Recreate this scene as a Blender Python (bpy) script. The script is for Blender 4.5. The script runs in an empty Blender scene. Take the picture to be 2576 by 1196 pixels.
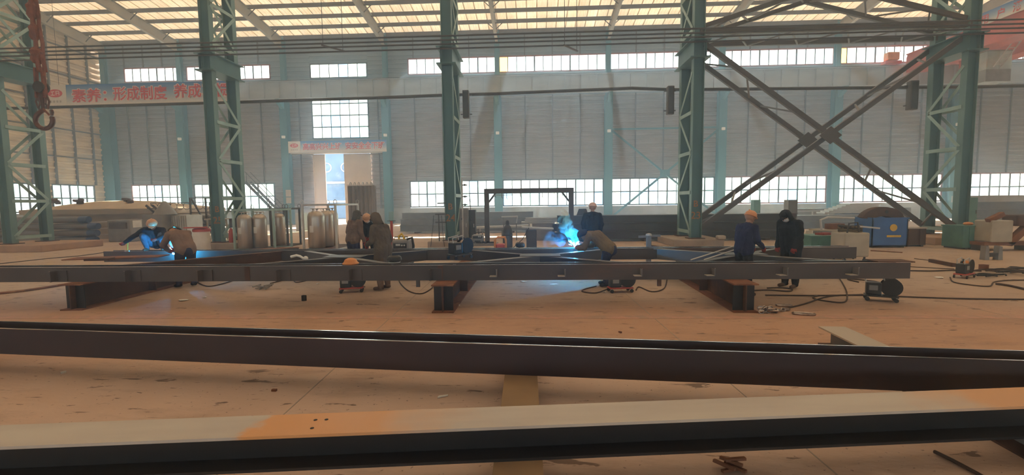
import bpy, bmesh, math, random
from math import radians, sin, cos, pi, atan2, sqrt
from mathutils import Vector, Matrix, Euler
random.seed(7)
S = bpy.context.scene
COL = S.collection

# ------------------------------------------------------------------ camera
W, H, F, HC = 2576, 1196, 1165.0, 2.0
cam_d = bpy.data.cameras.new('camera'); cam_d.sensor_width = 36.0; cam_d.lens = 36.0 * F / W
cam_d.clip_start = 0.05; cam_d.clip_end = 600
cam = bpy.data.objects.new('camera', cam_d); COL.objects.link(cam)
RM = (Matrix.Rotation(radians(2.68), 3, 'Z') @ Matrix.Rotation(radians(90 - 4.405), 3, 'X') @ Matrix.Rotation(radians(-.685), 3, 'Z'))
cam.matrix_world = Matrix.Translation((0, 0, HC)) @ RM.to_4x4()
S.camera = cam

# ------------------------------------------------------------------ sky, sun, exposure
wd = bpy.data.worlds.new('sky'); S.world = wd; wd.use_nodes = True
bg = wd.node_tree.nodes['Background']; bg.inputs[0].default_value = (.84, .92, 1.0, 1); bg.inputs[1].default_value = 4.0
sun_d = bpy.data.lights.new('sun', 'SUN'); sun_d.energy = 52.0; sun_d.angle = radians(.6); sun_d.color = (1, .97, .93)
sun = bpy.data.objects.new('sun', sun_d); COL.objects.link(sun)
sun.rotation_euler = Vector((-.06, -.76, -.62)).to_track_quat('-Z', 'Y').to_euler()   # high over the yard behind the far wall
S.view_settings.view_transform = 'Standard'; S.view_settings.look = 'None'
S.view_settings.exposure = 0.08; S.view_settings.gamma = 1.0; S.view_settings.use_curve_mapping = False
S.cycles.max_bounces = 6; S.cycles.diffuse_bounces = 4; S.cycles.glossy_bounces = 2; S.cycles.transmission_bounces = 3
S.cycles.volume_bounces = 1; S.cycles.transparent_max_bounces = 16
S.cycles.sample_clamp_indirect = 6.0

# ------------------------------------------------------------------ helpers
def ray(px, py): return RM @ Vector(((px - W/2)/F, -(py - H/2)/F, -1.0))
def G(px, py, z=0.0):
    d = ray(px, py); t = (z - HC)/d.z; return Vector((d.x*t, d.y*t, z))
def A(px, py, Y):
    d = ray(px, py); t = Y/d.y; return Vector((d.x*t, Y, HC + d.z*t))

def nd(nt, t, **kw):
    n = nt.nodes.new(t)
    for k, v in kw.items(): setattr(n, k, v)
    return n
MATS = {}
def mat(name, c1, c2=None, rough=.6, metal=0.0, scale=3.0, bump=0.0, bscale=None, stretch=(1, 1, 1), c3=None, c3pos=.62, c3scale=None, spec=.4, detail=5.0, contrast=(.35, .65)):
    """principled material: colour c1..c2 by noise, optional patches of c3 (rust, dust), noise relief"""
    if name in MATS: return MATS[name]
    m = bpy.data.materials.new(name); m.use_nodes = True; nt = m.node_tree; L = nt.links
    b = nt.nodes['Principled BSDF']; b.inputs['Roughness'].default_value = rough; b.inputs['Metallic'].default_value = metal
    b.inputs['Specular IOR Level'].default_value = spec
    c2 = c2 or tuple(x*.8 for x in c1)
    tc = nd(nt, 'ShaderNodeTexCoord'); mp = nd(nt, 'ShaderNodeMapping'); mp.inputs['Scale'].default_value = stretch
    L.new(tc.outputs['Object'], mp.inputs[0])
    no = nd(nt, 'ShaderNodeTexNoise'); no.inputs['Scale'].default_value = scale; no.inputs['Detail'].default_value = detail
    L.new(mp.outputs[0], no.inputs['Vector'])
    rp = nd(nt, 'ShaderNodeValToRGB'); e = rp.color_ramp.elements
    e[0].position, e[1].position = contrast; e[0].color = (*c1, 1); e[1].color = (*c2, 1)
    L.new(no.outputs['Fac'], rp.inputs[0]); out = rp.outputs[0]
    if c3:
        n2 = nd(nt, 'ShaderNodeTexNoise'); n2.inputs['Scale'].default_value = c3scale or scale*.45; n2.inputs['Detail'].default_value = 8; n2.inputs['Roughness'].default_value = .65
        L.new(mp.outputs[0], n2.inputs['Vector'])
        r2 = nd(nt, 'ShaderNodeValToRGB'); r2.color_ramp.elements[0].position = c3pos; r2.color_ramp.elements[1].position = c3pos + .1
        L.new(n2.outputs['Fac'], r2.inputs[0])
        mx = nd(nt, 'ShaderNodeMix', data_type='RGBA'); L.new(r2.outputs[0], mx.inputs[0]); L.new(out, mx.inputs[6]); mx.inputs[7].default_value = (*c3, 1)
        out = mx.outputs[2]
    L.new(out, b.inputs['Base Color'])
    if bump:
        n3 = nd(nt, 'ShaderNodeTexNoise'); n3.inputs['Scale'].default_value = bscale or scale*6; n3.inputs['Detail'].default_value = 4
        L.new(mp.outputs[0], n3.inputs['Vector'])
        bp = nd(nt, 'ShaderNodeBump'); bp.inputs['Strength'].default_value = bump; bp.inputs['Distance'].default_value = .02
        L.new(n3.outputs['Fac'], bp.inputs['Height']); L.new(bp.outputs[0], b.inputs['Normal'])
    MATS[name] = m; return m

ORG = {}
class MB:
    """collects shapes in world coordinates; build() links them as one mesh object"""
    def __init__(s): s.v = []; s.f = []; s.mi = []; s.cur = 0
    def add(s, vs, fs):
        o = len(s.v); s.v += [Vector(v) for v in vs]; s.f += [tuple(i + o for i in f) for f in fs]; s.mi += [s.cur]*len(fs)
        return s
    def box(s, a, b):
        x0, y0, z0 = a; x1, y1, z1 = b
        return s.add([(x0,y0,z0),(x1,y0,z0),(x1,y1,z0),(x0,y1,z0),(x0,y0,z1),(x1,y0,z1),(x1,y1,z1),(x0,y1,z1)],
                     [(0,3,2,1),(4,5,6,7),(0,1,5,4),(1,2,6,5),(2,3,7,6),(3,0,4,7)])
    def cbox(s, c, sz, rz=0, rx=0, ry=0):
        R = Euler((rx, ry, rz)).to_matrix(); c = Vector(c); hx, hy, hz = (q/2 for q in sz)
        vs = [c + R @ Vector(p) for p in ((-hx,-hy,-hz),(hx,-hy,-hz),(hx,hy,-hz),(-hx,hy,-hz),(-hx,-hy,hz),(hx,-hy,hz),(hx,hy,hz),(-hx,hy,hz))]
        return s.add(vs, [(0,3,2,1),(4,5,6,7),(0,1,5,4),(1,2,6,5),(2,3,7,6),(3,0,4,7)])
    def bevbox(s, c, sz, r=.02, rz=0, rx=0, ry=0):
        bm = bmesh.new(); bmesh.ops.create_cube(bm, size=1)
        for v in bm.verts: v.co = Vector((v.co.x*sz[0], v.co.y*sz[1], v.co.z*sz[2]))
        bmesh.ops.bevel(bm, geom=bm.edges[:], offset=r, segments=2, affect='EDGES', profile=.5)
        R = Euler((rx, ry, rz)).to_matrix(); c = Vector(c)
        s.add([c + R @ v.co for v in bm.verts], [[v.index for v in f.verts] for f in bm.faces]); bm.free(); return s
    def frame(s, p0, p1, up=(0,0,1)):
        p0 = Vector(p0); p1 = Vector(p1); d = (p1 - p0); L = d.length; d.normalize()
        u = Vector(up); 
        if abs(d.dot(u)) > .98: u = Vector((0,1,0)) if abs(d.y) < .9 else Vector((1,0,0))
        x = d.cross(u).normalized(); u = x.cross(d).normalized(); return p0, d, x, u, L
    def bar(s, p0, p1, w, h, up=(0,0,1)):
        o, d, x, u, L = s.frame(p0, p1, up); vs = []
        for e in (o, o + d*L):
            vs += [e - x*w/2 - u*h/2, e + x*w/2 - u*h/2, e + x*w/2 + u*h/2, e - x*w/2 + u*h/2]
        return s.add(vs, [(0,1,2,3),(7,6,5,4),(0,4,5,1),(1,5,6,2),(2,6,7,3),(3,7,4,0)])
    def angle(s, p0, p1, w, t=.012, up=(0,0,1)):
        o, d, x, u, L = s.frame(p0, p1, up)
        s.bar(p0, p1, t, w, up); 
        return s.bar(Vector(p0) + x*w/2 - u*(w/2 - t/2), Vector(p1) + x*w/2 - u*(w/2 - t/2), w, t, up)
    def ibeam(s, p0, p1, w, h, tf=.02, tw=.014, up=(0,0,1)):
        o, d, x, u, L = s.frame(p0, p1, up); p0 = Vector(p0); p1 = Vector(p1)
        s.bar(p0 + u*(h/2 - tf/2), p1 + u*(h/2 - tf/2), w, tf, up); s.bar(p0 - u*(h/2 - tf/2), p1 - u*(h/2 - tf/2), w, tf, up)
        return s.bar(p0, p1, tw, h - 2*tf, up)
    def tube(s, p0, p1, r, n=10, r1=None, cap=True):
        o, d, x, u, L = s.frame(p0, p1); r1 = r if r1 is None else r1; vs = []
        for e, q in ((o, r), (o + d*L, r1)):
            for i in range(n):
                a = 2*pi*i/n; vs.append(e + x*cos(a)*q + u*sin(a)*q)
        fs = [(i, (i+1) % n, n + (i+1) % n, n + i) for i in range(n)]
        if cap: fs += [tuple(range(n))[::-1], tuple(range(n, 2*n))]
        return s.add(vs, fs)
    def path(s, pts, r, n=6):
        pts = [Vector(p) for p in pts]; vs = []; fs = []; pu = None
        for k, p in enumerate(pts):
            d = (pts[min(k+1, len(pts)-1)] - pts[max(k-1, 0)]).normalized()
            u = pu if pu is not None else (Vector((0,0,1)) if abs(d.z) < .9 else Vector((1,0,0)))
            x = d.cross(u).normalized(); u = x.cross(d).normalized(); pu = u
            for i in range(n):
                a = 2*pi*i/n; vs.append(p + x*cos(a)*r + u*sin(a)*r)
        for k in range(len(pts)-1):
            for i in range(n):
                fs.append((k*n + i, k*n + (i+1) % n, (k+1)*n + (i+1) % n, (k+1)*n + i))
        fs += [tuple(range(n))[::-1], tuple((len(pts)-1)*n + i for i in range(n))]
        return s.add(vs, fs)
    def lathe(s, c, prof, n=20, axis=(0,0,1)):
        q = Vector((0,0,1)).rotation_difference(Vector(axis)); c = Vector(c); vs = []; fs = []
        for r, z in prof:
            for i in range(n):
                a = 2*pi*i/n; vs.append(c + q @ Vector((r*cos(a), r*sin(a), z)))
        for k in range(len(prof)-1):
            for i in range(n):
                fs.append((k*n + i, k*n + (i+1) % n, (k+1)*n + (i+1) % n, (k+1)*n + i))
        fs += [tuple(range(n))[::-1], tuple((len(prof)-1)*n + i for i in range(n))]
        return s.add(vs, fs)
    def prism(s, pts, ext):
        pts = [Vector(p) for p in pts]; n = len(pts); e = Vector(ext)
        return s.add(pts + [p + e for p in pts], [tuple(range(n))[::-1], tuple(range(n, 2*n))] + [(i, (i+1) % n, n + (i+1) % n, n + i) for i in range(n)])
    def sphere(s, c, r, n=10, sc=(1,1,1)):
        prof = [(max(1e-4, sin(pi*k/n)), -cos(pi*k/n)) for k in range(n+1)]
        m = MB().lathe((0,0,0), prof, n + 4); c = Vector(c)
        return s.add([c + Vector((v.x*r*sc[0], v.y*r*sc[1], v.z*r*sc[2])) for v in m.v], m.f)
    def torus(s, c, R, r, axis=(0,0,1), n=18, k=8, a0=0, a1=2*pi):
        q = Vector((0,0,1)).rotation_difference(Vector(axis)); c = Vector(c)
        return s.path([c + q @ Vector((R*cos(a0 + (a1-a0)*i/n), R*sin(a0 + (a1-a0)*i/n), 0)) for i in range(n+1)], r, k)
    def mesh(s, name, m=None, smooth=False, origin=(0,0,0), fix=True):
        me = bpy.data.meshes.new(name); o = Vector(origin)
        me.from_pydata([v - o for v in s.v], [], s.f)
        mm = m if isinstance(m, (list, tuple)) else [m]
        for q in mm:
            if q: me.materials.append(MATS[q] if isinstance(q, str) else q)
        if len(mm) > 1: me.polygons.foreach_set('material_index', s.mi)
        if fix:
            bm = bmesh.new(); bm.from_mesh(me); bmesh.ops.recalc_face_normals(bm, faces=bm.faces[:]); bm.to_mesh(me); bm.free()
        if smooth:
            me.polygons.foreach_set('use_smooth', [True]*len(me.polygons)); me.set_sharp_from_angle(angle=radians(40))
        me.update(); return me
    def build(s, name, m, parent=None, smooth=False, label=None, cat=None, group=None, kind=None):
        if parent is not None: o = ORG[parent]
        else:
            xs = [v.x for v in s.v]; ys = [v.y for v in s.v]
            o = Vector(((min(xs)+max(xs))/2, (min(ys)+max(ys))/2, min(v.z for v in s.v)))
        ob = bpy.data.objects.new(name, s.mesh(name, m, smooth, o)); COL.objects.link(ob)
        if parent is not None: ob.parent = parent
        else: ob.location = o
        ORG[ob] = o; tag(ob, label, cat, group, kind); return ob
def tag(o, label=None, cat=None, group=None, kind=None):
    if label: o['label'] = label
    if cat: o['category'] = cat
    if group: o['group'] = group
    if kind: o['kind'] = kind
    return o
def thing(name, label, cat, loc=(0,0,0), group=None, kind=None):
    e = bpy.data.objects.new(name, None); COL.objects.link(e); e.empty_display_size = .2
    e.location = loc; ORG[e] = Vector(loc); return tag(e, label, cat, group, kind)
def inst(me, name, loc, parent=None, scale=None, m=None, rz=0):
    """an object that shares mesh data; loc in world coordinates"""
    ob = bpy.data.objects.new(name, me); COL.objects.link(ob)
    p = Vector(loc)
    if parent is not None: ob.parent = parent; p = p - ORG[parent]
    ob.location = p; ORG[ob] = Vector(loc)
    if scale: ob.scale = scale
    if rz: ob.rotation_euler.z = rz
    if m:
        ob.material_slots[0].link = 'OBJECT'; ob.material_slots[0].material = MATS[m]
    return ob
def copy_tree(o, loc, rz=None, **kw):
    r = o.copy(); COL.objects.link(r); r.location = loc; ORG[r] = Vector(loc)
    if rz is not None: r.rotation_euler.z = rz
    for ch in list(o.children):
        c = ch.copy(); COL.objects.link(c); c.parent = r
        for g in list(ch.children):
            d = g.copy(); COL.objects.link(d); d.parent = c
    return tag(r, **kw)
def text_mb(txt, height, bold=0.0):
    """outline of the lettering as a flat solid in the XZ plane, lower left at 0,0,0; height = cap height of a character cell"""
    cu = bpy.data.curves.new('lettering', 'FONT'); cu.body = txt; cu.size = height; cu.offset = bold; cu.extrude = .004; cu.resolution_u = 3
    ob = bpy.data.objects.new('lettering', cu); COL.objects.link(ob)
    dg = bpy.context.evaluated_depsgraph_get(); me = bpy.data.meshes.new_from_object(ob.evaluated_get(dg))
    vs = [Vector((v.co.x, -v.co.z, v.co.y)) for v in me.vertices]; fs = [tuple(p.vertices) for p in me.polygons]
    bpy.data.objects.remove(ob); bpy.data.curves.remove(cu); bpy.data.meshes.remove(me)
    b = MB(); b.add(vs, fs); return b

# ------------------------------------------------------------------ materials
def floor_mat():
    m = bpy.data.materials.new('floor_dust'); m.use_nodes = True; nt = m.node_tree; L = nt.links
    b = nt.nodes['Principled BSDF']; b.inputs['Roughness'].default_value = .75; b.inputs['Specular IOR Level'].default_value = .25
    tc = nd(nt, 'ShaderNodeTexCoord'); sp = nd(nt, 'ShaderNodeSeparateXYZ'); L.new(tc.outputs['Object'], sp.inputs[0])
    def noise(sc, det, stretch=(1,1,1), rough=.55, dist=0.0):
        mp = nd(nt, 'ShaderNodeMapping'); mp.inputs['Scale'].default_value = stretch; L.new(tc.outputs['Object'], mp.inputs[0])
        n = nd(nt, 'ShaderNodeTexNoise'); n.inputs['Scale'].default_value = sc; n.inputs['Detail'].default_value = det; n.inputs['Roughness'].default_value = rough; n.inputs['Distortion'].default_value = dist
        L.new(mp.outputs[0], n.inputs[0]); return n.outputs['Fac']
    def ramp(src, stops):
        r = nd(nt, 'ShaderNodeValToRGB'); e = r.color_ramp.elements
        e[0].position, e[0].color = stops[0][0], (*stops[0][1], 1); e[1].position, e[1].color = stops[-1][0], (*stops[-1][1], 1)
        for p, c in stops[1:-1]: q = e.new(p); q.color = (*c, 1)
        L.new(src, r.inputs[0]); return r.outputs[0]
    def mix(f, a, c, blend='MIX'):
        x = nd(nt, 'ShaderNodeMix', data_type='RGBA', blend_type=blend)
        if isinstance(f, float): x.inputs[0].default_value = f
        else: L.new(f, x.inputs[0])
        for i, q in ((6, a), (7, c)):
            if isinstance(q, tuple): x.inputs[i].default_value = (*q, 1)
            else: L.new(q, x.inputs[i])
        return x.outputs[2]
    base = ramp(noise(.35, 8), [(.3, (.40,.285,.215)), (.5, (.47,.345,.265)), (.72, (.44,.30,.205))])
    # aisle in front of the painted line is redder, the work bay behind it greyer (object origin lies at Y = FLOORY)
    wob = nd(nt, 'ShaderNodeMath', operation='MULTIPLY_ADD'); L.new(noise(.5, 6), wob.inputs[0]); wob.inputs[1].default_value = 2.2; L.new(sp.outputs['Y'], wob.inputs[2])
    z = nd(nt, 'ShaderNodeMapRange'); z.inputs['From Min'].default_value = FLOORY; z.inputs['From Max'].default_value = FLOORY + 30; L.new(wob.outputs[0], z.inputs[0])
    zone = ramp(z.outputs[0], [(.0, (1.32,1.28,1.30)), (.20, (1.30,1.26,1.28)), (.235, (1.16,.97,.87)), (.31, (1.12,.94,.85)), (.34, (1.0,.95,.92)), (.40, (1.02,1.06,1.08)), (.8, (1.1,1.12,1.12)), (1.0, (1.15,1.15,1.12))])
    base = mix(1.0, base, zone, 'MULTIPLY')
    base = mix(ramp(noise(1.6, 9, (.5, 1.6, 1), .7), [(.52, (0,0,0)), (.75, (.7,.7,.7))]), base, (.30,.20,.145))
    base = mix(ramp(noise(7, 5, (.28, 1.1, 1), .6, .6), [(.625, (0,0,0)), (.66, (.85,.85,.85))]), base, (.15,.095,.07))
    base = mix(ramp(noise(23, 3), [(.665, (0,0,0)), (.70, (.7,.7,.7))]), base, (.19,.125,.095))
    base = mix(ramp(noise(5, 6, (.6, 1, 1)), [(.62, (0,0,0)), (.8, (.55,.55,.55))]), base, (.56,.43,.34))
    L.new(base, b.inputs['Base Color'])
    bp = nd(nt, 'ShaderNodeBump'); bp.inputs['Strength'].default_value = .45; bp.inputs['Distance'].default_value = .02; L.new(noise(11, 6, (.5, 1, 1)), bp.inputs['Height']); L.new(bp.outputs[0], b.inputs['Normal'])
    MATS['floor_dust'] = m
FLOORY = -(45.4 - 14)/2
floor_mat()
mat('cladding_brown', (.275,.235,.225), (.215,.185,.18), rough=.65, scale=.35, stretch=(1,1,6), bump=.0)
mat('cladding_tan_lit', (.64,.49,.33), (.46,.34,.23), rough=.65, scale=.5, stretch=(1,1,5))  # left wall: the light it receives is put into the brighter tan
mat('cladding_blue', (.22,.25,.28), (.17,.195,.22), rough=.6, scale=.3, stretch=(1,1,3))
mat('girder_glow', (.38,.40,.42), (.31,.33,.355), rough=.55, scale=.4, stretch=(1,1,3))  # paler than the wall: glow from the top windows painted into the girder
mat('block_wall', (.36,.34,.32), (.28,.265,.25), rough=.9, scale=1.2, bump=.4, c3=(.22,.2,.19), c3pos=.6)
mat('teal_paint', (.070,.165,.170), (.050,.120,.130), rough=.5, scale=1.2, stretch=(1,1,.4), c3=(.16,.13,.10), c3pos=.66)
mat('teal_light', (.33,.46,.43), (.25,.37,.35), rough=.5, scale=1.5, c3=(.17,.14,.10), c3pos=.68)
mat('blue_column', (.065,.195,.235), (.05,.15,.19), rough=.5, scale=.8, stretch=(1,1,.4))
mat('purlin_brown', (.10,.072,.062), (.075,.056,.05), rough=.6, scale=1.5)
mat('rafter_grey', (.34,.29,.23), (.26,.22,.18), rough=.6, scale=.8)
mat('frame_dark', (.07,.06,.06), (.05,.042,.042), rough=.6, scale=2)
mat('frame_red', (.33,.09,.07), (.2,.06,.05), rough=.6, scale=2)
mat('door_cream', (.62,.52,.42), (.54,.45,.36), rough=.7, scale=.5, c3=(.45,.36,.28), c3pos=.6)
mat('paper_white0', (.85,.85,.82), (.75,.75,.72), rough=.5)
mat('ground_yard', (.5,.47,.42), (.4,.38,.34), rough=.9, scale=.2)

def glass(name, tint, opac, body):
    m = bpy.data.materials.new(name); m.use_nodes = True; nt = m.node_tree; L = nt.links
    b = nt.nodes['Principled BSDF']; b.inputs['Base Color'].default_value = (*body, 1); b.inputs['Roughness'].default_value = .25
    tr = nd(nt, 'ShaderNodeBsdfTransparent'); tr.inputs[0].default_value = (*tint, 1)
    tl = nd(nt, 'ShaderNodeBsdfTranslucent'); tl.inputs[0].default_value = (*body, 1)
    m1 = nd(nt, 'ShaderNodeMixShader'); m1.inputs[0].default_value = .6; L.new(b.outputs[0], m1.inputs[1]); L.new(tl.outputs[0], m1.inputs[2])
    mx = nd(nt, 'ShaderNodeMixShader')
    no = nd(nt, 'ShaderNodeTexNoise'); no.inputs['Scale'].default_value = 1.4
    tc = nd(nt, 'ShaderNodeTexCoord'); L.new(tc.outputs['Object'], no.inputs[0])
    mr = nd(nt, 'ShaderNodeMapRange'); mr.inputs['To Min'].default_value = opac*.6; mr.inputs['To Max'].default_value = min(1, opac*1.4)
    L.new(no.outputs['Fac'], mr.inputs[0]); L.new(mr.outputs[0], mx.inputs[0])
    L.new(tr.outputs[0], mx.inputs[1]); L.new(m1.outputs[0], mx.inputs[2]); L.new(mx.outputs[0], nt.nodes['Material Output'].inputs[0]); MATS[name] = m
glass('pane_clear', (.95,1,.98), .12, (.8,.9,.87))
glass('pane_green', (.80,.97,.92), .35, (.7,.88,.82))
glass('pane_frost', (.86,.93,.90), .55, (.80,.86,.80))
glass('pane_blue', (.55,.75,.92), .45, (.45,.66,.80))
glass('pane_yellow', (1.0,.80,.42), .45, (.95,.70,.30))

def roof_mat():
    m = bpy.data.materials.new('roof_sheet'); m.use_nodes = True; nt = m.node_tree; L = nt.links
    b = nt.nodes['Principled BSDF']; b.inputs['Roughness'].default_value = .6
    tl = nd(nt, 'ShaderNodeBsdfTranslucent'); tc = nd(nt, 'ShaderNodeTexCoord'); oi = nd(nt, 'ShaderNodeObjectInfo')
    no = nd(nt, 'ShaderNodeTexNoise'); no.inputs['Scale'].default_value = .6; no.inputs['Detail'].default_value = 6
    ad = nd(nt, 'ShaderNodeVectorMath', operation='ADD'); L.new(tc.outputs['Object'], ad.inputs[0]); L.new(oi.outputs['Location'], ad.inputs[1]); L.new(ad.outputs[0], no.inputs[0])
    rp = nd(nt, 'ShaderNodeValToRGB'); e = rp.color_ramp.elements; e[0].position = .35; e[0].color = (.76,.60,.40,1); e[1].position = .7; e[1].color = (.84,.72,.53,1)
    L.new(no.outputs[0], rp.inputs[0]); L.new(rp.outputs[0], b.inputs['Base Color'])
    mu = nd(nt, 'ShaderNodeMix', data_type='RGBA', blend_type='MULTIPLY'); mu.inputs[0].default_value = 1; L.new(rp.outputs[0], mu.inputs[6])
    rr = nd(nt, 'ShaderNodeMapRange'); rr.inputs['To Min'].default_value = .75; rr.inputs['To Max'].default_value = 1.0; L.new(oi.outputs['Random'], rr.inputs[0])
    L.new(rr.outputs[0], mu.inputs[7]); L.new(mu.outputs[2], tl.inputs[0])
    mx = nd(nt, 'ShaderNodeMixShader'); mx.inputs[0].default_value = ROOF_T
    L.new(b.outputs[0], mx.inputs[1]); L.new(tl.outputs[0], mx.inputs[2]); L.new(mx.outputs[0], nt.nodes['Material Output'].inputs[0]); MATS['roof_sheet'] = m
ROOF_T = .078
roof_mat()

# ------------------------------------------------------------------ the hall: floor, walls, windows, roof
D = 45.4                      # far wall
XL, XR, YF = -42.8, 62.0, -14.0
EZ, SL, RY = 18.27, .14, 16.0
WC = [-42.45, -34.65, -24.2, -14.16, -3.34, 7.17, 17.7, 28.1, 38.6, 49.1, 59.6]   # columns along the far wall
MB().box((XL, YF, -.3), (XR, D, 0)).build('floor', 'floor_dust', kind='structure')
MB().box((-160, D + .3, -.35), (180, 190, -.05)).build('ground_yard', 'ground_yard', kind='structure')

def corr(axis, a0, a1, z0, z1, plane, sgn, per=.42, dep=.075, th=.03):
    """horizontally ribbed cladding panel; axis 'x' runs along X at Y=plane, 'y' along Y at X=plane; ribs towards sgn"""
    prof = []; z = z0
    while z < z1 - 1e-3:
        for dz, q in ((0, 0), (.55, 0), (.65, 1), (.9, 1), (1.0, 0)):
            zz = z + dz*per
            if zz <= z1: prof.append((zz, q*dep))
        z += per
    prof.append((z1, 0)); b = MB(); n = len(prof); vs = []
    def P(a, q, z): return (a, plane + sgn*q, z) if axis == 'x' else (plane + sgn*q, a, z)
    for a in (a0, a1): vs += [P(a, q, z) for z, q in prof]
    vs += [P(a0, -th, z0), P(a0, -th, z1), P(a1, -th, z0), P(a1, -th, z1)]
    fs = [(i, i+1, n+i+1, n+i) for i in range(n-1)] + [(2*n, 2*n+2, 2*n+3, 2*n+1), (0, n, 2*n+2, 2*n), (n-1, 2*n+1, 2*n+3, 2*n-1)]
    fs += [tuple(list(range(n)) + [2*n+1, 2*n]), tuple(list(range(2*n-1, n-1, -1)) + [2*n+2, 2*n+3])]
    return b.add(vs, fs)

PANE = MB().box((-.5, -.006, -.5), (.5, .006, .5)).mesh('pane', 'pane_clear')
PANEY = MB().box((-.006, -.5, -.5), (.006, .5, .5)).mesh('pane', 'pane_clear')
wn = [0]
def window(axis, a0, a1, z0, z1, plane, nc, nr, fm='frame_dark', pick=None, thick=2, rowh=None):
    wn[0] += 1
    def P(a, z, q=0): return Vector((a, plane + q, z)) if axis == 'x' else Vector((plane - q, a, z))
    root = thing('window_%d' % wn[0], None, None, P((a0+a1)/2, z0), kind='structure')
    b = MB(); w = .12
    def rail(p, q, t, dp): b.bar(p, q, t, dp, up=(0,1,0) if axis == 'x' else (1,0,0))
    for z in (z0 + w/2, z1 - w/2): rail(P(a0, z), P(a1, z), w, .1)
    for a in (a0 + w/2, a1 - w/2): rail(P(a, z0), P(a, z1), w, .1)
    b.build('window_frame', fm, root)
    m2 = MB(); b = m2
    cw = (a1 - a0 - .1)/nc; rows = rowh or [(z1 - z0 - .1)/nr]*nr
    for i in range(1, nc):
        t = .13 if thick and i % thick == 0 else .075
        rail(P(a0 + .05 + cw*i, z0), P(a0 + .05 + cw*i, z1), t, .07)
    z = z0 + .05
    for r in rows[:-1]:
        z += r; rail(P(a0, z), P(a1, z), .10, .08)
    if m2.v: m2.build('muntin', 'frame_dark', root)
    z = z0 + .05
    for j, r in enumerate(rows):
        for i in range(nc):
            inst(PANE if axis == 'x' else PANEY, 'pane', P(a0 + .05 + cw*(i + .5), z + r/2), root,
                 scale=(cw - .03, 1, r - .03) if axis == 'x' else (1, cw - .03, r - .03), m=(pick(i, j) if pick else 'pane_clear'))
        z += r
    return root

wall_back = MB().box((XL, D, 0), (-21.75, D + .25, 1.5)).box((-16.0, D, 0), (XR, D + .25, 1.5)).build('wall_back', 'block_wall', kind='structure')
def panel(a0, a1, z0, z1, m='cladding_brown', par=None, axis='x', plane=D + .08, sgn=-1):
    corr(axis, a0, a1, z0, z1, plane, sgn, *((.52, .11) if axis == 'y' else (.42, .075))).build('panel', m, par or wall_back)
def post(x, z0, z1, w=.1, m='purlin_brown'):
    MB().box((x - w/2, D - .08, z0), (x + w/2, D + .02, z1)).build('post', m, wall_back)
rl = random.Random(3)
def low_pick(i, j):
    return rl.choices(['pane_clear', 'pane_green', 'pane_frost', 'pane_blue'], [5, 4, 2, .5])[0]
def top_pick(i, j):
    return 'pane_yellow' if i in (0,) and rl.random() < .45 else 'pane_clear'
ZL0, ZL1, ZT0, ZT1, ZTOP = 1.55, 4.19, 14.36, 15.95, 18.45
def X_at(px, py): return A(px, py, D).x
bays = list(zip(WC[:-1], WC[1:])) + [(WC[-1], XR)]
for k, (a, b) in enumerate(bays):
    if k == 2: continue
    l0, l1, t0, t1 = a + .35, b - .35, a + .12, b - .12
    if k == 0: l0, l1, t0, t1 = X_at(331, 490), X_at(466, 490), X_at(311, 187), X_at(457, 187)
    if k == 1: l0, l1, t0, t1 = X_at(488, 490), X_at(692, 490), X_at(468, 187), X_at(680, 187)
    if k == 3: l0, t0 = X_at(1031, 487), X_at(1025, 168)
    zt0, zt1 = (14.3, 15.75) if k < 2 else (ZT0, ZT1)
    window('x', l0, l1, ZL0, ZL1, D + .05, max(2, round((l1 - l0)/.86)), 2, 'frame_red' if k in (0, 6, 7, 8) else 'frame_dark', low_pick)
    window('x', t0, t1, zt0, zt1, D + .05, max(2, round((t1 - t0)/.87)), 1, 'frame_red', top_pick, thick=4)
    if l0 - a > .02: panel(a, l0, ZL0 - .05, ZL1)
    if b - l1 > .02: panel(l1, b, ZL0 - .05, ZL1)
    if t0 - a > .02: panel(a, t0, zt0, zt1, 'cladding_blue')
    if b - t1 > .02: panel(t1, b, zt0, zt1, 'cladding_blue')
    n = 4 if b - a > 5 else 2
    for i in range(n):
        x0, x1 = a + (b - a)*i/n, a + (b - a)*(i + 1)/n
        panel(x0, x1, ZL1, 12.2); panel(x0, x1, 12.2, zt0, 'cladding_blue'); panel(x0, x1, zt1, ZTOP, 'cladding_blue')
        if i: post(x0, ZL1, 12.2); post(x0, zt1, ZTOP)
# the door bay
a, b = WC[2], WC[3]; d0, d1 = -21.72, -16.0
for x0, x1 in ((a, d0), (d1, b)):
    panel(x0, x1, 1.5, 12.2); panel(x0, x1, 12.2, ZTOP, 'cladding_blue'); post((x0+x1)/2, 1.5, 12.2)
panel(d0, d1, 6.95, 8.41); panel(d0, d1, 12.96, 14.24, 'cladding_blue'); panel(d0, d1, 15.7, ZTOP, 'cladding_blue')
def door_pick(i, j): return rl.choices(['pane_frost', 'pane_green', 'pane_blue', 'pane_clear'], [7, 2, 1.2, 1])[0]
window('x', d0, d1, 8.41, 12.96, D + .05, 6, 4, 'frame_dark', door_pick, thick=0, rowh=[1.1, 1.13, 1.13, 1.09])
window('x', d0, d1, 14.24, 15.7, D + .05, 6, 1, 'frame_dark', door_pick, thick=0)
door = thing('door_1', 'cream sliding workshop door with two leaves standing half open', None, ((d0+d1)/2, D, 0), kind='structure')
for x0, x1 in ((d0, -20.5), (-18.62, d1 + .05)):
    lf = MB().box((x0, D - .12, .03), (x1, D - .04, 6.9)).build('door_leaf', 'door_cream', door)
    fr = MB()
    for z in (.2, 2.4, 4.6, 6.75): fr.box((x0, D - .15, z), (x1, D - .12, z + .1))
    for x in (x0, x1 - .1): fr.box((x, D - .15, .03), (x + .1, D - .12, 6.9))
    fr.build('door_stile', 'door_cream', lf)
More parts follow.
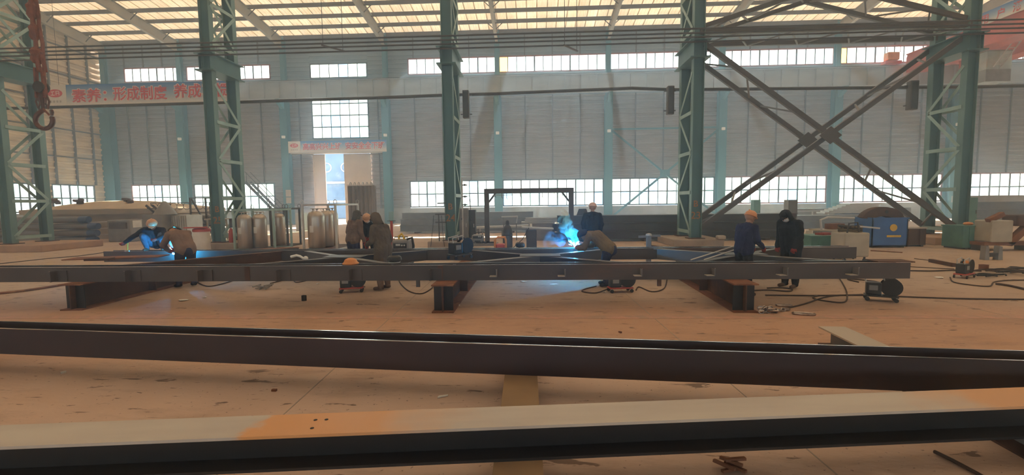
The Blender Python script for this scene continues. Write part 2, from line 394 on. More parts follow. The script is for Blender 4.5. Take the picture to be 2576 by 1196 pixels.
MB().box((a + .3, D - .25, 6.95), (b - .3, D - .05, 7.1)).build('door_rail', 'door_cream', door)
# columns along the far wall with crane brackets
for k, x in enumerate(WC):
    c = thing('wall_column', None, None, (x, D - .4, 0), kind='structure'); c.name = 'wall_column'
    wd2 = .42 if k else .8
    MB().ibeam((x, D - .42, 0), (x, D - .42, 12.0), wd2*1.7, .7, .03, .02, up=(0,1,0)).build('shaft', 'blue_column', c)
    MB().ibeam((x, D - .25, 12.0), (x, D - .25, 18.2), .45, .4, .025, .02, up=(0,1,0)).build('upper_shaft', 'blue_column', c)
    MB().prism([(x - .18, D - .75, 12.0), (x - .18, D - 1.75, 12.0), (x - .18, D - 1.75, 11.75), (x - .18, D - .75, 11.2)], (.36, 0, 0)).build('bracket', 'blue_column', c)
    if k: MB().bevbox((x, D - .85, 8.55), (.32, .18, .26), .03).build('lamp_box', 'paper_white0', c)
cb = thing('crane_runway_beam', 'long blue-grey crane runway beam along the far wall below the top windows', 'beam', (10, D - 1.4, 12.02))
MB().ibeam((XL + .3, D - 1.4, 12.85), (XR - .3, D - 1.4, 12.85), .45, 1.65, .04, .02).build('girder', 'girder_glow', cb)
MB().box((XL + .3, D - 1.44, 13.68), (XR - .3, D - 1.36, 13.8)).build('rail', 'frame_dark', cb)
st = MB()
for i in range(70):
    x = XL + .8 + i*1.5
    MB().box((x - .01, D - 1.6, 12.07), (x + .01, D - 1.41, 13.63)).build('stiffener', 'girder_glow', cb)
# blue X bracing in one bay
xb = thing('wall_brace', 'blue diagonal wall bracing between two far wall columns behind the lattice column marked 23', 'brace', (12.4, D - .8, 0))
for p, q in (((7.4, 8.6), (17.4, .4)), ((17.4, 8.6), (7.4, .4))):
    MB().angle((p[0], D - .8 - (.05 if p[0] < 10 else -.05), p[1]), (q[0], D - .8 - (.05 if p[0] < 10 else -.05), q[1]), .2, .02).build('diagonal', 'blue_column', xb)
MB().bar((7.4, D - .8, 8.7), (17.4, D - .8, 8.7), .16, .16).build('strut', 'blue_column', xb)
MB().cbox((12.4, D - .86, 4.5), (.9, .03, .7)).build('gusset', 'blue_column', xb)

# left gable wall
wall_left = MB().box((XL - .25, YF, 0), (XL, D + .25, 1.5)).build('wall_left', 'block_wall', kind='structure')
lw = [(36.2, 38.4), (39.5, 43.6), (20.0, 34.0)]
segs = []; y = YF
for y0, y1 in sorted(lw):
    segs.append((y, y0)); window('y', y0, y1, ZL0, 4.1, XL - .05, round((y1 - y0)/.82), 2, 'frame_dark', low_pick); y = y1
segs.append((y, D))
for y0, y1 in segs: panel(y0, y1, 1.5, 4.1, 'cladding_tan_lit', wall_left, 'y', XL - .08, 1)
y = YF
ys = [YF, -4, 6, 16, 24, 28, 31, 34, 36.0, 38.0, 40, 41.9, 43.7, D]
for y0, y1 in zip(ys[:-1], ys[1:]):
    zt = EZ + SL*(D - max(RY, (y0 + y1)/2)) + .3
    panel(y0, y1, 4.1, zt, 'cladding_tan_lit', wall_left, 'y', XL - .08, 1)
    if y0 > YF:
        MB().box((XL - .04, y0 - .07, 4.1), (XL + .12, y0 + .07, zt)).build('post', 'purlin_brown', wall_left)
for z in (6.6, 9.1, 11.6, 14.1, 16.6):
    MB().box((XL, YF, z - .06), (XL + .1, D, z + .06)).build('girt', 'purlin_brown', wall_left)
# right gable and the wall behind the camera (out of the picture)
MB().box((XR, YF, 0), (XR + .2, D + .25, EZ + 4.5)).build('wall_right', 'cladding_brown', kind='structure')
wall_front = MB().box((XL, YF - .25, 0), (XR, YF, 1.5)).build('wall_front', 'block_wall', kind='structure')
for z0, z1 in ((4.2, 18.5),): corr('x', XL, XR, z0, z1, YF - .1, 1).build('panel', 'cladding_brown', wall_front)
for z0, z1 in ((1.5, 4.2),):
    for k in range(7):
        window('x', XL + .3 + k*15, min(XR, XL + 15 + k*15) - .3, z0, z1, YF - .1, 6, 1, 'frame_dark', None, 0)

# roof
ceiling = thing('ceiling', None, None, (0, RY, EZ), kind='structure')
def rz(y): return EZ + SL*(D - y) if y >= RY else EZ + SL*(D - RY) - SL*(RY - y)
SW = .9
def sheet_mesh(name, y0, y1):
    b = MB(); prof = []
    for r in range(3):
        o = r*SW/3
        prof += [(o, 0), (o + .12, 0), (o + .15, .05), (o + .27, .05)]
    prof.append((SW + .09, 0)); n = len(prof)
    vs = [(x, yy, rz(yy) + zz - EZ) for yy in (y0, y1) for x, zz in prof] 
    return b.add(vs, [(i, i+1, n+i+1, n+i) for i in range(n-1)]).mesh(name, 'roof_sheet', fix=False)
sA = sheet_mesh('roof_sheet', D + .4, RY); sB = sheet_mesh('roof_sheet', RY, YF - .4)
ns = int((XR - XL)/SW) + 1
for i in range(ns):
    inst(sA, 'roof_sheet', (XL + i*SW, 0, EZ + .012*(i % 2)), ceiling)
fs = MB()
for i in range(ns):
    o = len(fs.v); fs.add([Vector(v.co) + Vector((XL + i*SW, 0, EZ)) for v in sB.vertices], [tuple(p.vertices) for p in sB.polygons])
fs.build('roof_slope', 'roof_sheet', ceiling, kind='stuff')
yy = D - .35; k = 0
PUR = MB().box((XL, -.04, -.19), (XR, .04, .12)).box((XL, -.04, -.19), (XR, .11, -.165)).mesh('purlin', 'purlin_brown')
while yy > YF + .5:
    inst(PUR, 'purlin', (0, yy, rz(yy) - .17), ceiling); yy -= 1.75
for k, x in enumerate(WC):
    x = x if k else WC[0] + .2
    for y0, y1 in ((D - .2, RY), (RY, YF + .2)):
        r = MB(); h0, h1 = (.95, .6) if y0 > y1 and y0 > RY else (.6, .95)
        def rp(y, h): return rz(y) - .3 - h
        for w_, t0, t1 in ((.28, None, None),):
            za, zb = rz(y0) - .3, rz(y1) - .3
            r.add([(x-.14,y0,za),(x+.14,y0,za),(x+.14,y1,zb),(x-.14,y1,zb),(x-.14,y0,za-.03),(x+.14,y0,za-.03),(x+.14,y1,zb-.03),(x-.14,y1,zb-.03)], [(0,3,2,1),(4,5,6,7),(0,1,5,4),(1,2,6,5),(2,3,7,6),(3,0,4,7)])
            za2, zb2 = za - h0, zb - h1
            r.add([(x-.14,y0,za2),(x+.14,y0,za2),(x+.14,y1,zb2),(x-.14,y1,zb2),(x-.14,y0,za2-.03),(x+.14,y0,za2-.03),(x+.14,y1,zb2-.03),(x-.14,y1,zb2-.03)], [(0,3,2,1),(4,5,6,7),(0,1,5,4),(1,2,6,5),(2,3,7,6),(3,0,4,7)])
            r.add([(x-.012,y0,za),(x+.012,y0,za),(x+.012,y1,zb),(x-.012,y1,zb),(x-.012,y0,za2),(x+.012,y0,za2),(x+.012,y1,zb2),(x-.012,y1,zb2)], [(0,3,2,1),(4,5,6,7),(0,1,5,4),(1,2,6,5),(2,3,7,6),(3,0,4,7)])
        r.build('rafter', 'rafter_grey', ceiling)
    for j in (1, 3):
        y = D - .35 - 1.75*j
        for s in (-1, 1):
            MB().bar((x, y, rz(y) - .95), (x + s*.75, y, rz(y) - .28), .06, .06).build('fly_brace', 'purlin_brown', ceiling)

# ------------------------------------------------------------------ more materials
mat('teal_lit', (.16,.27,.265), (.12,.215,.21), rough=.5, scale=1.2, stretch=(1,1,.4), c3=(.16,.13,.10), c3pos=.68)  # column flanges: the column teal lightened, side light put into the colour
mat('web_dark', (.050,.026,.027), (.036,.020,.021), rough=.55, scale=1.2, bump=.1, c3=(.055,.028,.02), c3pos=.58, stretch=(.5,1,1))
mat('steel_near', (.017,.014,.014), (.012,.010,.011), rough=.5, scale=1.0, c3=(.028,.015,.011), c3pos=.6, stretch=(.5,1,1))  # near-black: shade under the nearest beam's flange put into the web colour
mat('steel_mill', (.085,.066,.060), (.058,.046,.043), rough=.5, scale=1.5, bump=.08, c3=(.115,.06,.04), c3pos=.58, stretch=(.4,1,1))
mat('steel_grey', (.21,.20,.205), (.155,.15,.155), rough=.5, scale=1.5, c3=(.2,.14,.11), c3pos=.64)
mat('rust', (.25,.10,.05), (.16,.065,.035), rough=.85, scale=3, bump=.3, c3=(.34,.16,.07), c3pos=.56)
mat('rust_web', (.115,.055,.035), (.07,.036,.026), rough=.8, scale=2, bump=.2, c3=(.2,.085,.04), c3pos=.58)
mat('bright_steel', (.92,.88,.84), (.80,.76,.72), rough=.16, metal=1.0, scale=6)  # polished edges; the highlight along them is put into the colour
mat('dusty_steel', (.50,.43,.36), (.42,.36,.30), rough=.55, scale=1.3, stretch=(.3,1.5,1), c3=(.34,.29,.25), c3pos=.62)
mat('dusty_brown', (.30,.19,.10), (.23,.145,.08), rough=.7, scale=2.0, c3=(.26,.17,.10), c3pos=.6)
mat('galvanised', (.52,.50,.47), (.44,.42,.40), rough=.45, metal=.3, scale=2)
mat('concrete', (.40,.32,.26), (.32,.255,.205), rough=.9, scale=1.5, bump=.5, c3=(.26,.2,.16), c3pos=.6)
mat('concrete_red', (.48,.30,.19), (.38,.235,.15), rough=.9, scale=1.2, bump=.5, c3=(.34,.26,.2), c3pos=.58)
mat('rubber', (.020,.018,.018), (.03,.027,.026), rough=.6, scale=5)
mat('hose_brown', (.085,.05,.035), (.05,.03,.024), rough=.7, scale=5)
mat('black_plastic', (.030,.028,.028), (.045,.042,.04), rough=.4, scale=4)
mat('bottle_grey', (.60,.52,.45), (.48,.41,.35), rough=.32, metal=.75, scale=1.5, stretch=(3,3,.4))
mat('bottle_dark', (.08,.075,.075), (.055,.05,.05), rough=.4, scale=2)
mat('aluminium', (.24,.195,.175), (.17,.14,.125), rough=.5, metal=.2, scale=1.5, stretch=(2,2,.5))
mat('red_paint', (.50,.07,.05), (.38,.06,.045), rough=.5, scale=2)
mat('crane_red', (.55,.10,.065), (.42,.08,.06), rough=.5, scale=1.0, c3=(.3,.1,.08), c3pos=.6)
mat('orange_paint', (.72,.28,.08), (.55,.2,.06), rough=.5, scale=3)
mat('yellow_paint', (.78,.50,.05), (.65,.40,.05), rough=.5, scale=3)
mat('blue_paint', (.05,.15,.42), (.04,.11,.32), rough=.5, scale=1.5, c3=(.10,.12,.2), c3pos=.6)
mat('blue_pipe', (.05,.09,.20), (.04,.065,.14), rough=.5, scale=2)
mat('green_paint', (.10,.24,.19), (.07,.17,.14), rough=.55, scale=2, c3=(.2,.2,.16), c3pos=.6)
mat('beige_paint', (.48,.42,.33), (.38,.33,.26), rough=.6, scale=2, c3=(.3,.22,.16), c3pos=.58)
mat('machine_grey', (.27,.25,.235), (.20,.185,.175), rough=.5, scale=2, c3=(.16,.12,.1), c3pos=.6)
mat('white_plastic', (.80,.77,.72), (.70,.66,.6), rough=.5, scale=3)
mat('paper_white', (.85,.83,.78), (.75,.72,.66), rough=.8, scale=8)
mat('skin', (.45,.26,.18), (.38,.21,.145), rough=.55, scale=8)
mat('navy_cloth', (.040,.048,.10), (.027,.032,.07), rough=.9, scale=5, bump=.6, bscale=14, spec=.1)
mat('black_cloth', (.026,.028,.034), (.017,.018,.022), rough=.9, scale=5, bump=.6, bscale=14, spec=.1)
mat('brown_cloth', (.20,.125,.09), (.14,.088,.064), rough=.9, scale=4, bump=.7, bscale=12, spec=.1)
mat('mauve_cloth', (.25,.165,.135), (.19,.125,.105), rough=.9, scale=4, bump=.7, bscale=12, spec=.1)
mat('olive_cloth', (.20,.15,.085), (.15,.11,.065), rough=.9, scale=4, bump=.7, bscale=12, spec=.1)
mat('khaki_cloth', (.15,.115,.085), (.11,.082,.06), rough=.9, scale=4, bump=.7, bscale=12, spec=.1)
mat('denim', (.09,.14,.21), (.06,.10,.155), rough=.9, scale=6, bump=.6, bscale=16, spec=.1)
mat('red_glove', (.36,.06,.045), (.25,.045,.035), rough=.9, scale=8, spec=.1)
mat('boot_brown', (.11,.06,.038), (.07,.04,.028), rough=.7, scale=6)
mat('hat_tan', (.66,.36,.20), (.54,.29,.17), rough=.4, scale=3)
mat('hat_orange', (.70,.32,.16), (.58,.26,.13), rough=.4, scale=3)
mat('hat_pink', (.72,.46,.36), (.62,.38,.3), rough=.4, scale=3)
mat('cap_grey', (.13,.12,.11), (.09,.083,.078), rough=.85, scale=6, spec=.1)
mat('mask_white', (.78,.76,.73), (.7,.68,.65), rough=.8, scale=8)
mat('tarp_tan', (.56,.44,.31), (.47,.365,.26), rough=.9, scale=.9, bump=.6, bscale=3, c3=(.38,.30,.22), c3pos=.58)
mat('tank_wall', (.42,.34,.26), (.35,.285,.22), rough=.9, scale=.7, c3=(.30,.24,.19), c3pos=.58)
mat('rope_rust', (.28,.10,.065), (.17,.06,.045), rough=.85, scale=6, bump=.6, bscale=30, c3=(.12,.05,.04), c3pos=.55)
mat('hook_dark', (.16,.075,.06), (.09,.045,.04), rough=.35, metal=.5, scale=6, c3=(.5,.42,.4), c3pos=.6)
mat('chrome_worn', (.55,.48,.45), (.30,.24,.22), rough=.3, metal=.8, scale=8)
mat('lettering_red', (.62,.035,.045), (.55,.03,.04), rough=.6, scale=3)
mat('lettering_orange', (.42,.19,.07), (.33,.14,.05), rough=.7, scale=12)
mat('lettering_halo', (.80,.62,.58), (.76,.58,.54), rough=.6, scale=3)
mat('lettering_grey', (.30,.27,.22), (.26,.23,.19), rough=.6, scale=3)
mat('line_paint', (.58,.31,.23), (.47,.28,.20), rough=.8, scale=5, c3=(.43,.28,.20), c3pos=.46, c3scale=3)
mat('yard_blue', (.12,.22,.36), (.09,.17,.29), rough=.6, scale=.6, c3=(.25,.33,.42), c3pos=.6)
mat('yard_white', (.75,.75,.72), (.65,.65,.62), rough=.8, scale=.6)
def banner_mat():
    m = bpy.data.materials.new('banner_print'); m.use_nodes = True; nt = m.node_tree; L = nt.links
    b = nt.nodes['Principled BSDF']; b.inputs['Roughness'].default_value = .5
    tc = nd(nt, 'ShaderNodeTexCoord'); sp = nd(nt, 'ShaderNodeSeparateXYZ'); L.new(tc.outputs['Generated'], sp.inputs[0])
    rp = nd(nt, 'ShaderNodeValToRGB'); e = rp.color_ramp.elements
    e[0].position = .12; e[0].color = (.66,.60,.55,1); e[1].position = .98; e[1].color = (.035,.15,.42,1)
    q = rp.color_ramp.elements.new(.5); q.color = (.30,.40,.50,1)
    L.new(sp.outputs['Z'], rp.inputs[0]); L.new(rp.outputs[0], b.inputs['Base Color']); MATS['banner_print'] = m
banner_mat()
mat('banner_white', (.68,.62,.55), (.64,.58,.51), rough=.5, scale=2)
def stained_top():
    """dusty flange, light from above put into its pale base, with two orange rust stains along its length (object X)"""
    m = bpy.data.materials.new('stained_flange'); m.use_nodes = True; nt = m.node_tree; L = nt.links
    b = nt.nodes['Principled BSDF']; b.inputs['Roughness'].default_value = .5
    tc = nd(nt, 'ShaderNodeTexCoord'); sp = nd(nt, 'ShaderNodeSeparateXYZ'); L.new(tc.outputs['Object'], sp.inputs[0])
    no = nd(nt, 'ShaderNodeTexNoise'); no.inputs['Scale'].default_value = 3; no.inputs['Detail'].default_value = 8; L.new(tc.outputs['Object'], no.inputs[0])
    ad = nd(nt, 'ShaderNodeMath', operation='MULTIPLY_ADD'); L.new(no.outputs['Fac'], ad.inputs[0]); ad.inputs[1].default_value = .9; L.new(sp.outputs['X'], ad.inputs[2])
    rp = nd(nt, 'ShaderNodeValToRGB'); els = rp.color_ramp.elements
    mr = nd(nt, 'ShaderNodeMapRange'); mr.inputs['From Min'].default_value = -6; mr.inputs['From Max'].default_value = 6; L.new(ad.outputs[0], mr.inputs[0]); L.new(mr.outputs[0], rp.inputs[0])
    els[0].position = 0; els[0].color = (0,0,0,1); els[1].position = 1; els[1].color = (1,1,1,1)
    def px(x): return (x + .45 + 6)/12
    for x, v in ((-1.92, 0), (-1.84, 1), (-1.1, .85), (-.45, 0), (2.85, 0), (3.4, .8)):
        q = els.new(px(x)); q.color = (v, v, v, 1)
    n2 = nd(nt, 'ShaderNodeTexNoise'); n2.inputs['Scale'].default_value = 2.2; n2.inputs['Detail'].default_value = 6
    mp = nd(nt, 'ShaderNodeMapping'); mp.inputs['Scale'].default_value = (.35, 2, 1); L.new(tc.outputs['Object'], mp.inputs[0]); L.new(mp.outputs[0], n2.inputs[0])
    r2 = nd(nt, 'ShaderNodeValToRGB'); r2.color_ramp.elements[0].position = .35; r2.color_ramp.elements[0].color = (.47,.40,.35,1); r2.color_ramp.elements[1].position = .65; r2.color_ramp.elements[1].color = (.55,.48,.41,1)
    L.new(n2.outputs[0], r2.inputs[0])
    mx = nd(nt, 'ShaderNodeMix', data_type='RGBA'); L.new(rp.outputs[0], mx.inputs[0]); L.new(r2.outputs[0], mx.inputs[6]); mx.inputs[7].default_value = (.66,.31,.11,1)
    L.new(mx.outputs[2], b.inputs['Base Color']); MATS['stained_flange'] = m
stained_top()

# ------------------------------------------------------------------ floor markings
fl = bpy.data.objects['floor']
MB().box((XL + 3, 7.80, 0), (XR - 5, 8.02, .004)).build('floor_line', 'line_paint', kind='structure')
for x in (-11, -2.2, 2.35, 8.2):
    MB().bar((x, -2, .0015), (x - .9, 26, .0015), .012, .003).build('floor_joint', 'concrete', kind='structure')

# ------------------------------------------------------------------ lattice columns
def lattice_column(x, y0, num, label, flip=1):
    w, yb = .46, y0 + 1.62; ztop = 20.6; c = thing('lattice_column', label, 'column', (x, y0 + .8, 0), 'teal lattice columns of the hall')
    z0 = .36
    for nm, y in (('front_leg', y0), ('back_leg', yb)):
        lg = MB().box((x - w/2 + .022, y - .008, z0), (x + w/2 - .022, y + .008, ztop)).build(nm, 'teal_paint', c)
        for s in (-1, 1): MB().box((x + s*(w/2 - .011) - .011, y - .14, z0), (x + s*(w/2 - .011) + .011, y + .14, ztop)).build('flange', 'teal_lit', lg)
        bp = MB().box((x - .33, y - .3, .32), (x + .33, y + .3, .36)).build('base_plate', 'rust_web', c)
    P = 1.7
    for s in (-1, 1):
        xx = x + s*(w/2 + .012); z = z0 + .25; k = 0
        while z + P < ztop:
            if not 7.0 < z < 8.2:
                MB().bar((xx, y0, z), (xx, yb, z), .02, .15).build('lacing_strut', 'teal_light', c)
                a, b = (y0, yb) if k % 2 == 0 else (yb, y0)
                MB().bar((xx, a, z + .05), (xx, b, z + P - .05), .02, .13).build('lacing_bar', 'teal_light', c)
                if z > 9: MB().bar((xx + s*.02, b, z + .05), (xx + s*.02, a, z + P - .05), .02, .13).build('lacing_bar', 'teal_light', c)
            z += P; k += 1
    for s in (-1, 1):
        MB().box((x + s*(w/2 + .02) - .015, y0 - .25, 7.95), (x + s*(w/2 + .02) + .015, yb + .25, 8.6)).build('head_plate', 'teal_paint', c)
    MB().box((x - .42, y0 - .32, 7.9), (x + .42, yb + .3, 7.95)).box((x - .42, y0 - .32, 8.6), (x + .42, yb + .3, 8.64)).build('head_flange', 'teal_paint', c)
    if num:
        for t, z, h in (('B', 1.70, .26), (num, 1.18, .30)):
            tb = text_mb(t, h/.69, .006); wd_ = max(v.x for v in tb.v)
            for v in tb.v: v += Vector((x - wd_/2, y0 - .016, z))
            tb.build('lettering', 'lettering_orange', c, label='faded orange stencilled ' + t)
    return c
CY = 20.34
COLX = {'26': -24.25, '25': -14.28, '24': -3.66, '23': 6.98, '22': 17.95}
for n, x in COLX.items():
    lattice_column(x, CY, n if n in ('25', '24', '23') else None, {
        '26': 'teal lattice column at the left picture edge behind the hanging hook',
        '25': 'teal lattice column stencilled B 25 beside the gas bottle rack',
        '24': 'teal lattice column stencilled B 24 next to the tall grey cabinets',
        '23': 'teal lattice column stencilled B 23 at the left foot of the cross bracing',
        '22': 'teal lattice column at the right end of the cross bracing behind the blue bin'}[n])
def footing(x, w, d, h, m, label):
    b = MB(); r = .04
    b.bevbox((x, CY + .8, h/2), (w, d, h), .035)
    b.build('concrete_footing', m, label=label, cat='footing', group='column footings')
footing(COLX['26'] + .3, 3.9, 3.0, .32, 'concrete_red', 'reddish concrete footing block under the leftmost lattice column')
footing(COLX['25'], 2.0, 2.6, .32, 'concrete', 'concrete footing of the lattice column beside the gas bottle rack')
footing(COLX['24'], 1.9, 2.6, .32, 'concrete', 'concrete footing of the lattice column beside the tall grey cabinets')
footing(COLX['23'], 2.1, 2.6, .32, 'concrete', 'concrete footing of the lattice column at the left foot of the cross bracing')
footing(COLX['22'], 2.8, 2.6, .32, 'concrete_red', 'stained concrete footing under the column right of the blue bin')

# big laced cross bracing between columns 23 and 22
YB = CY + 1.62
cbx = thing('cross_brace', 'large laced steel cross bracing between the two right lattice columns', 'brace', (12.4, CY + .8, .3))
xa, xb_ = COLX['23'] + .25, COLX['22'] - .25
for (pa, pb) in (((xa, 8.5), (xb_, .75)), ((xb_, 8.5), (xa, .75))):
    d = Vector((pb[0] - pa[0], 0, pb[1] - pa[1])); o = .0 if pa[0] < pb[0] else .17
    for y in (CY + o, YB + o): MB().bar((pa[0], y, pa[1]), (pb[0], y, pb[1]), .15, .20).build('chord', 'steel_mill', cbx)
    n = 8
    for i in range(n):
        f0, f1 = (i + .35)/n, (i + 1.0)/n
        q0 = Vector((pa[0], CY if i % 2 else YB, pa[1])) + d*f0; q1 = Vector((pa[0], YB if i % 2 else CY, pa[1])) + d*f1
        if 3 <= i <= 4: continue
        q0.y += o; q1.y += o
        MB().bar(q0, q1, .07, .07).build('lacing_bar', 'steel_grey', cbx)
for y in (CY - .1, YB - .1): MB().prism([(12.0, y, 4.62), (12.46, y, 5.0), (12.92, y, 4.62), (12.46, y, 4.26)], (0, .03, 0)).build('gusset', 'steel_mill', cbx)
hs = thing('horizontal_strut', 'laced horizontal strut joining the two right lattice columns above the cross bracing', 'strut', (12.4, CY + .8, 8.9))
for y in (CY, YB):
    MB().bar((xa - .2, y, 9.02), (xb_ + .2, y, 9.02), .14, .26).build('chord', 'steel_mill', hs)
for i in range(9):
    x0 = xa + .2 + i*(xb_ - xa - .4)/9; x1 = x0 + (xb_ - xa - .4)/9
    MB().bar((x0, CY if i % 2 else YB, 8.9), (x1, YB if i % 2 else CY, 8.9), .06, .05).build('lacing_bar', 'steel_grey', hs)
af = thing('apex_brace', 'laced inverted V bracing rising from the strut between the right lattice columns', 'brace', (12.4, CY + .8, 9.1))
for y in (CY + .02, YB + .02):
    for q in (xa, xb_):
        MB().bar((q, y, 9.25), (12.2, y, 10.75), .14, .18).build('chord', 'steel_mill', af)
for q in (xa, xb_):
    for i in range(4):
        f0, f1 = (i + .2)/4.2, (i + 1.1)/4.2
        P0 = Vector((q, CY if i % 2 else YB, 9.25)).lerp(Vector((12.2, CY if i % 2 else YB, 10.75)), f0); P1 = Vector((q, YB if i % 2 else CY, 9.25)).lerp(Vector((12.2, YB if i % 2 else CY, 10.75)), f1)
        MB().bar(P0, P1, .06, .06).build('lacing_bar', 'steel_grey', af)
MB().box((11.6, CY - .1, 10.6), (12.8, CY - .06, 11.0)).build('gusset', 'steel_mill', af)

# conductor pipes, cable, hangers, floodlights on the columns
for k, dz in enumerate((0, -.13, -.25, -.40)):
    b = MB(); pts = []
    for i in range(60):
        x = -41 + i*1.6; z = 8.92 + dz + .0*x; pts.append((x, 19.7 + .12*k, z))
    b.path(pts, .036, 6).build('conductor_rail', 'frame_dark', label=('topmost', 'second', 'third', 'lowest')[k] + ' of four thin rails strung along the lattice columns', cat='conductor rail', group='conductor rails')
lc = [(580,258),(760,252),(930,247),(1110,240),(1250,236),(1420,229),(1590,222),(1690,226),(1900,224),(2100,222),(2300,220),(2440,219),(2576,216)]
pts = [A(px, py, 22.6) for px, py in lc]; pts = [A(580,258,22.6) - Vector((12, 0, .05))] + pts + [pts[-1] + Vector((8, 0, 0))]
MB().path(pts, .075, 8).build('overhead_cable', 'frame_dark', label='thick dark cable slung behind the lattice columns across the hall', cat='cable')
for px, w_ in ((838, 16), (1436, 5)):
    h = thing('rail_hanger', 'steel hanger with two rods holding the conductor rails left of column B 24' if px < 1000 else 'steel hanger with two rods holding the conductor rails between columns B 24 and B 23', 'hanger', A(px, 118, 20), 'conductor rail hangers')
    p = A(px, 122, 20.0)
    for s in (-1, 1): MB().tube((p.x + s*.28, 20.0 + s*.35, p.z), (p.x + s*.28, 20.0 + s*.35, rz(20) - .3), .012, 6).build('rod', 'frame_dark', h)
    MB().bar((p.x - .32, 19.6, p.z + .02), (p.x + .32, 20.45, p.z + .02), .07, .05).build('crossbar', 'purlin_brown', h)
def floodlight(p, w, label):
    f = thing('speaker_box', label, 'box', p, 'dark boxes on the lattice columns')
    MB().bevbox((p.x, p.y, p.z + .65), (w, .3, 1.3), .03).build('housing', 'purlin_brown', f)
    MB().bevbox((p.x, p.y - .15, p.z + .65), (w - .08, .04, 1.18), .012).build('grille', 'frame_dark', f)
    for z in (.2, 1.1): MB().box((p.x - w/2 - .12, p.y + .05, p.z + z - .03), (p.x + w/2 + .12, p.y + .11, p.z + z + .03)).build('bracket', 'steel_mill', f)
floodlight(Vector((-3.16, 22.35, 6.0)), .3, 'narrow dark box mounted on the lattice column above the grey cabinets')
floodlight(Vector((6.42, 22.35, 5.98)), .3, 'narrow dark box mounted on the lattice column left of the cross bracing')
floodlight(Vector((17.4, 22.5, 6.0)), .36, 'narrow dark box mounted on the rightmost lattice column')

# hanging crane hook on the left
hk = A(112, 310, 13.0); hx, hy = hk.x, 13.0; hook = thing('crane_hook', 'rusty hanging crane hook with wire ropes in front of the leftmost lattice column', 'hook', (hx, hy, 4.3))
zt = 9.6
for i, (dx, dy) in enumerate(((-.09, .06), (.03, -.07), (.10, .05), (-.04, 0))):
    pts = []
    for k in range(15):
        z = 5.9 + (zt - 5.9)*k/14; f = (z - 5.9)/(zt - 5.9)
        pts.append((hx - .06*f - .1*f*f + dx*(1.05 - .5*f) + .02*sin(k*1.9 + i), hy + dy, z))
    MB().path(pts, .045, 7).build('wire_rope', 'rope_rust', hook)
for z, r in ((8.35, .11), (7.6, .13), (7.0, .12), (6.35, .15)):
    MB().lathe((hx - .05 - .02*(z - 6), hy, z), [(r*.6, -.22), (r, -.12), (r*.85, .02), (r*1.05, .12), (r*.5, .22)], 10).build('rope_clamp', 'rope_rust', hook, smooth=True)
for s in (-1, 1):
    MB().bar((hx + s*.10, hy - .02, 6.0), (hx + s*.13, hy - .02, 5.15), .05, .10).build('side_plate', 'rope_rust', hook)
    MB().path([(hx + s*.12, hy, 5.25), (hx + s*.2, hy, 5.05), (hx + s*.14, hy, 4.85), (hx + s*.08, hy, 5.0), (hx + s*.12, hy, 5.25)], .03, 6).build('shackle', 'hook_dark', hook, smooth=True)
MB().lathe((hx, hy - .1, 5.45), [(.16, 0), (.16, .05), (.06, .06), (.06, .14), (.16, .15), (.16, .2)], 18, (0, 1, 0)).build('sheave', 'frame_dark', hook, smooth=True)
MB().tube((hx, hy, 5.3), (hx, hy, 4.75), .045, 10).build('hook_shank', 'hook_dark', hook)
hp = [(hx + .26*cos(a), hy, 4.52 + .24*sin(a)) for a in [radians(t) for t in range(125, 395, 15)]]
b = MB(); b.path([(hx, hy, 4.82)] + hp, .062, 8); b.path([(hx + .24, hy, 4.66), (hx + .27, hy, 4.74), (hx + .25, hy, 4.80)], .04, 8)
b.build('hook', 'hook_dark', hook, smooth=True)
MB().bar((hx + .02, hy - .03, 4.85), (hx + .20, hy - .03, 4.66), .02, .05).build('safety_latch', 'rope_rust', hook)
MB().path([(hx + .2, hy - .1, 6.4), (hx + .24, hy - .1, 6.0), (hx + .22, hy - .1, 5.75)], .04, 6).build('rope_end', 'rope_rust', hook)

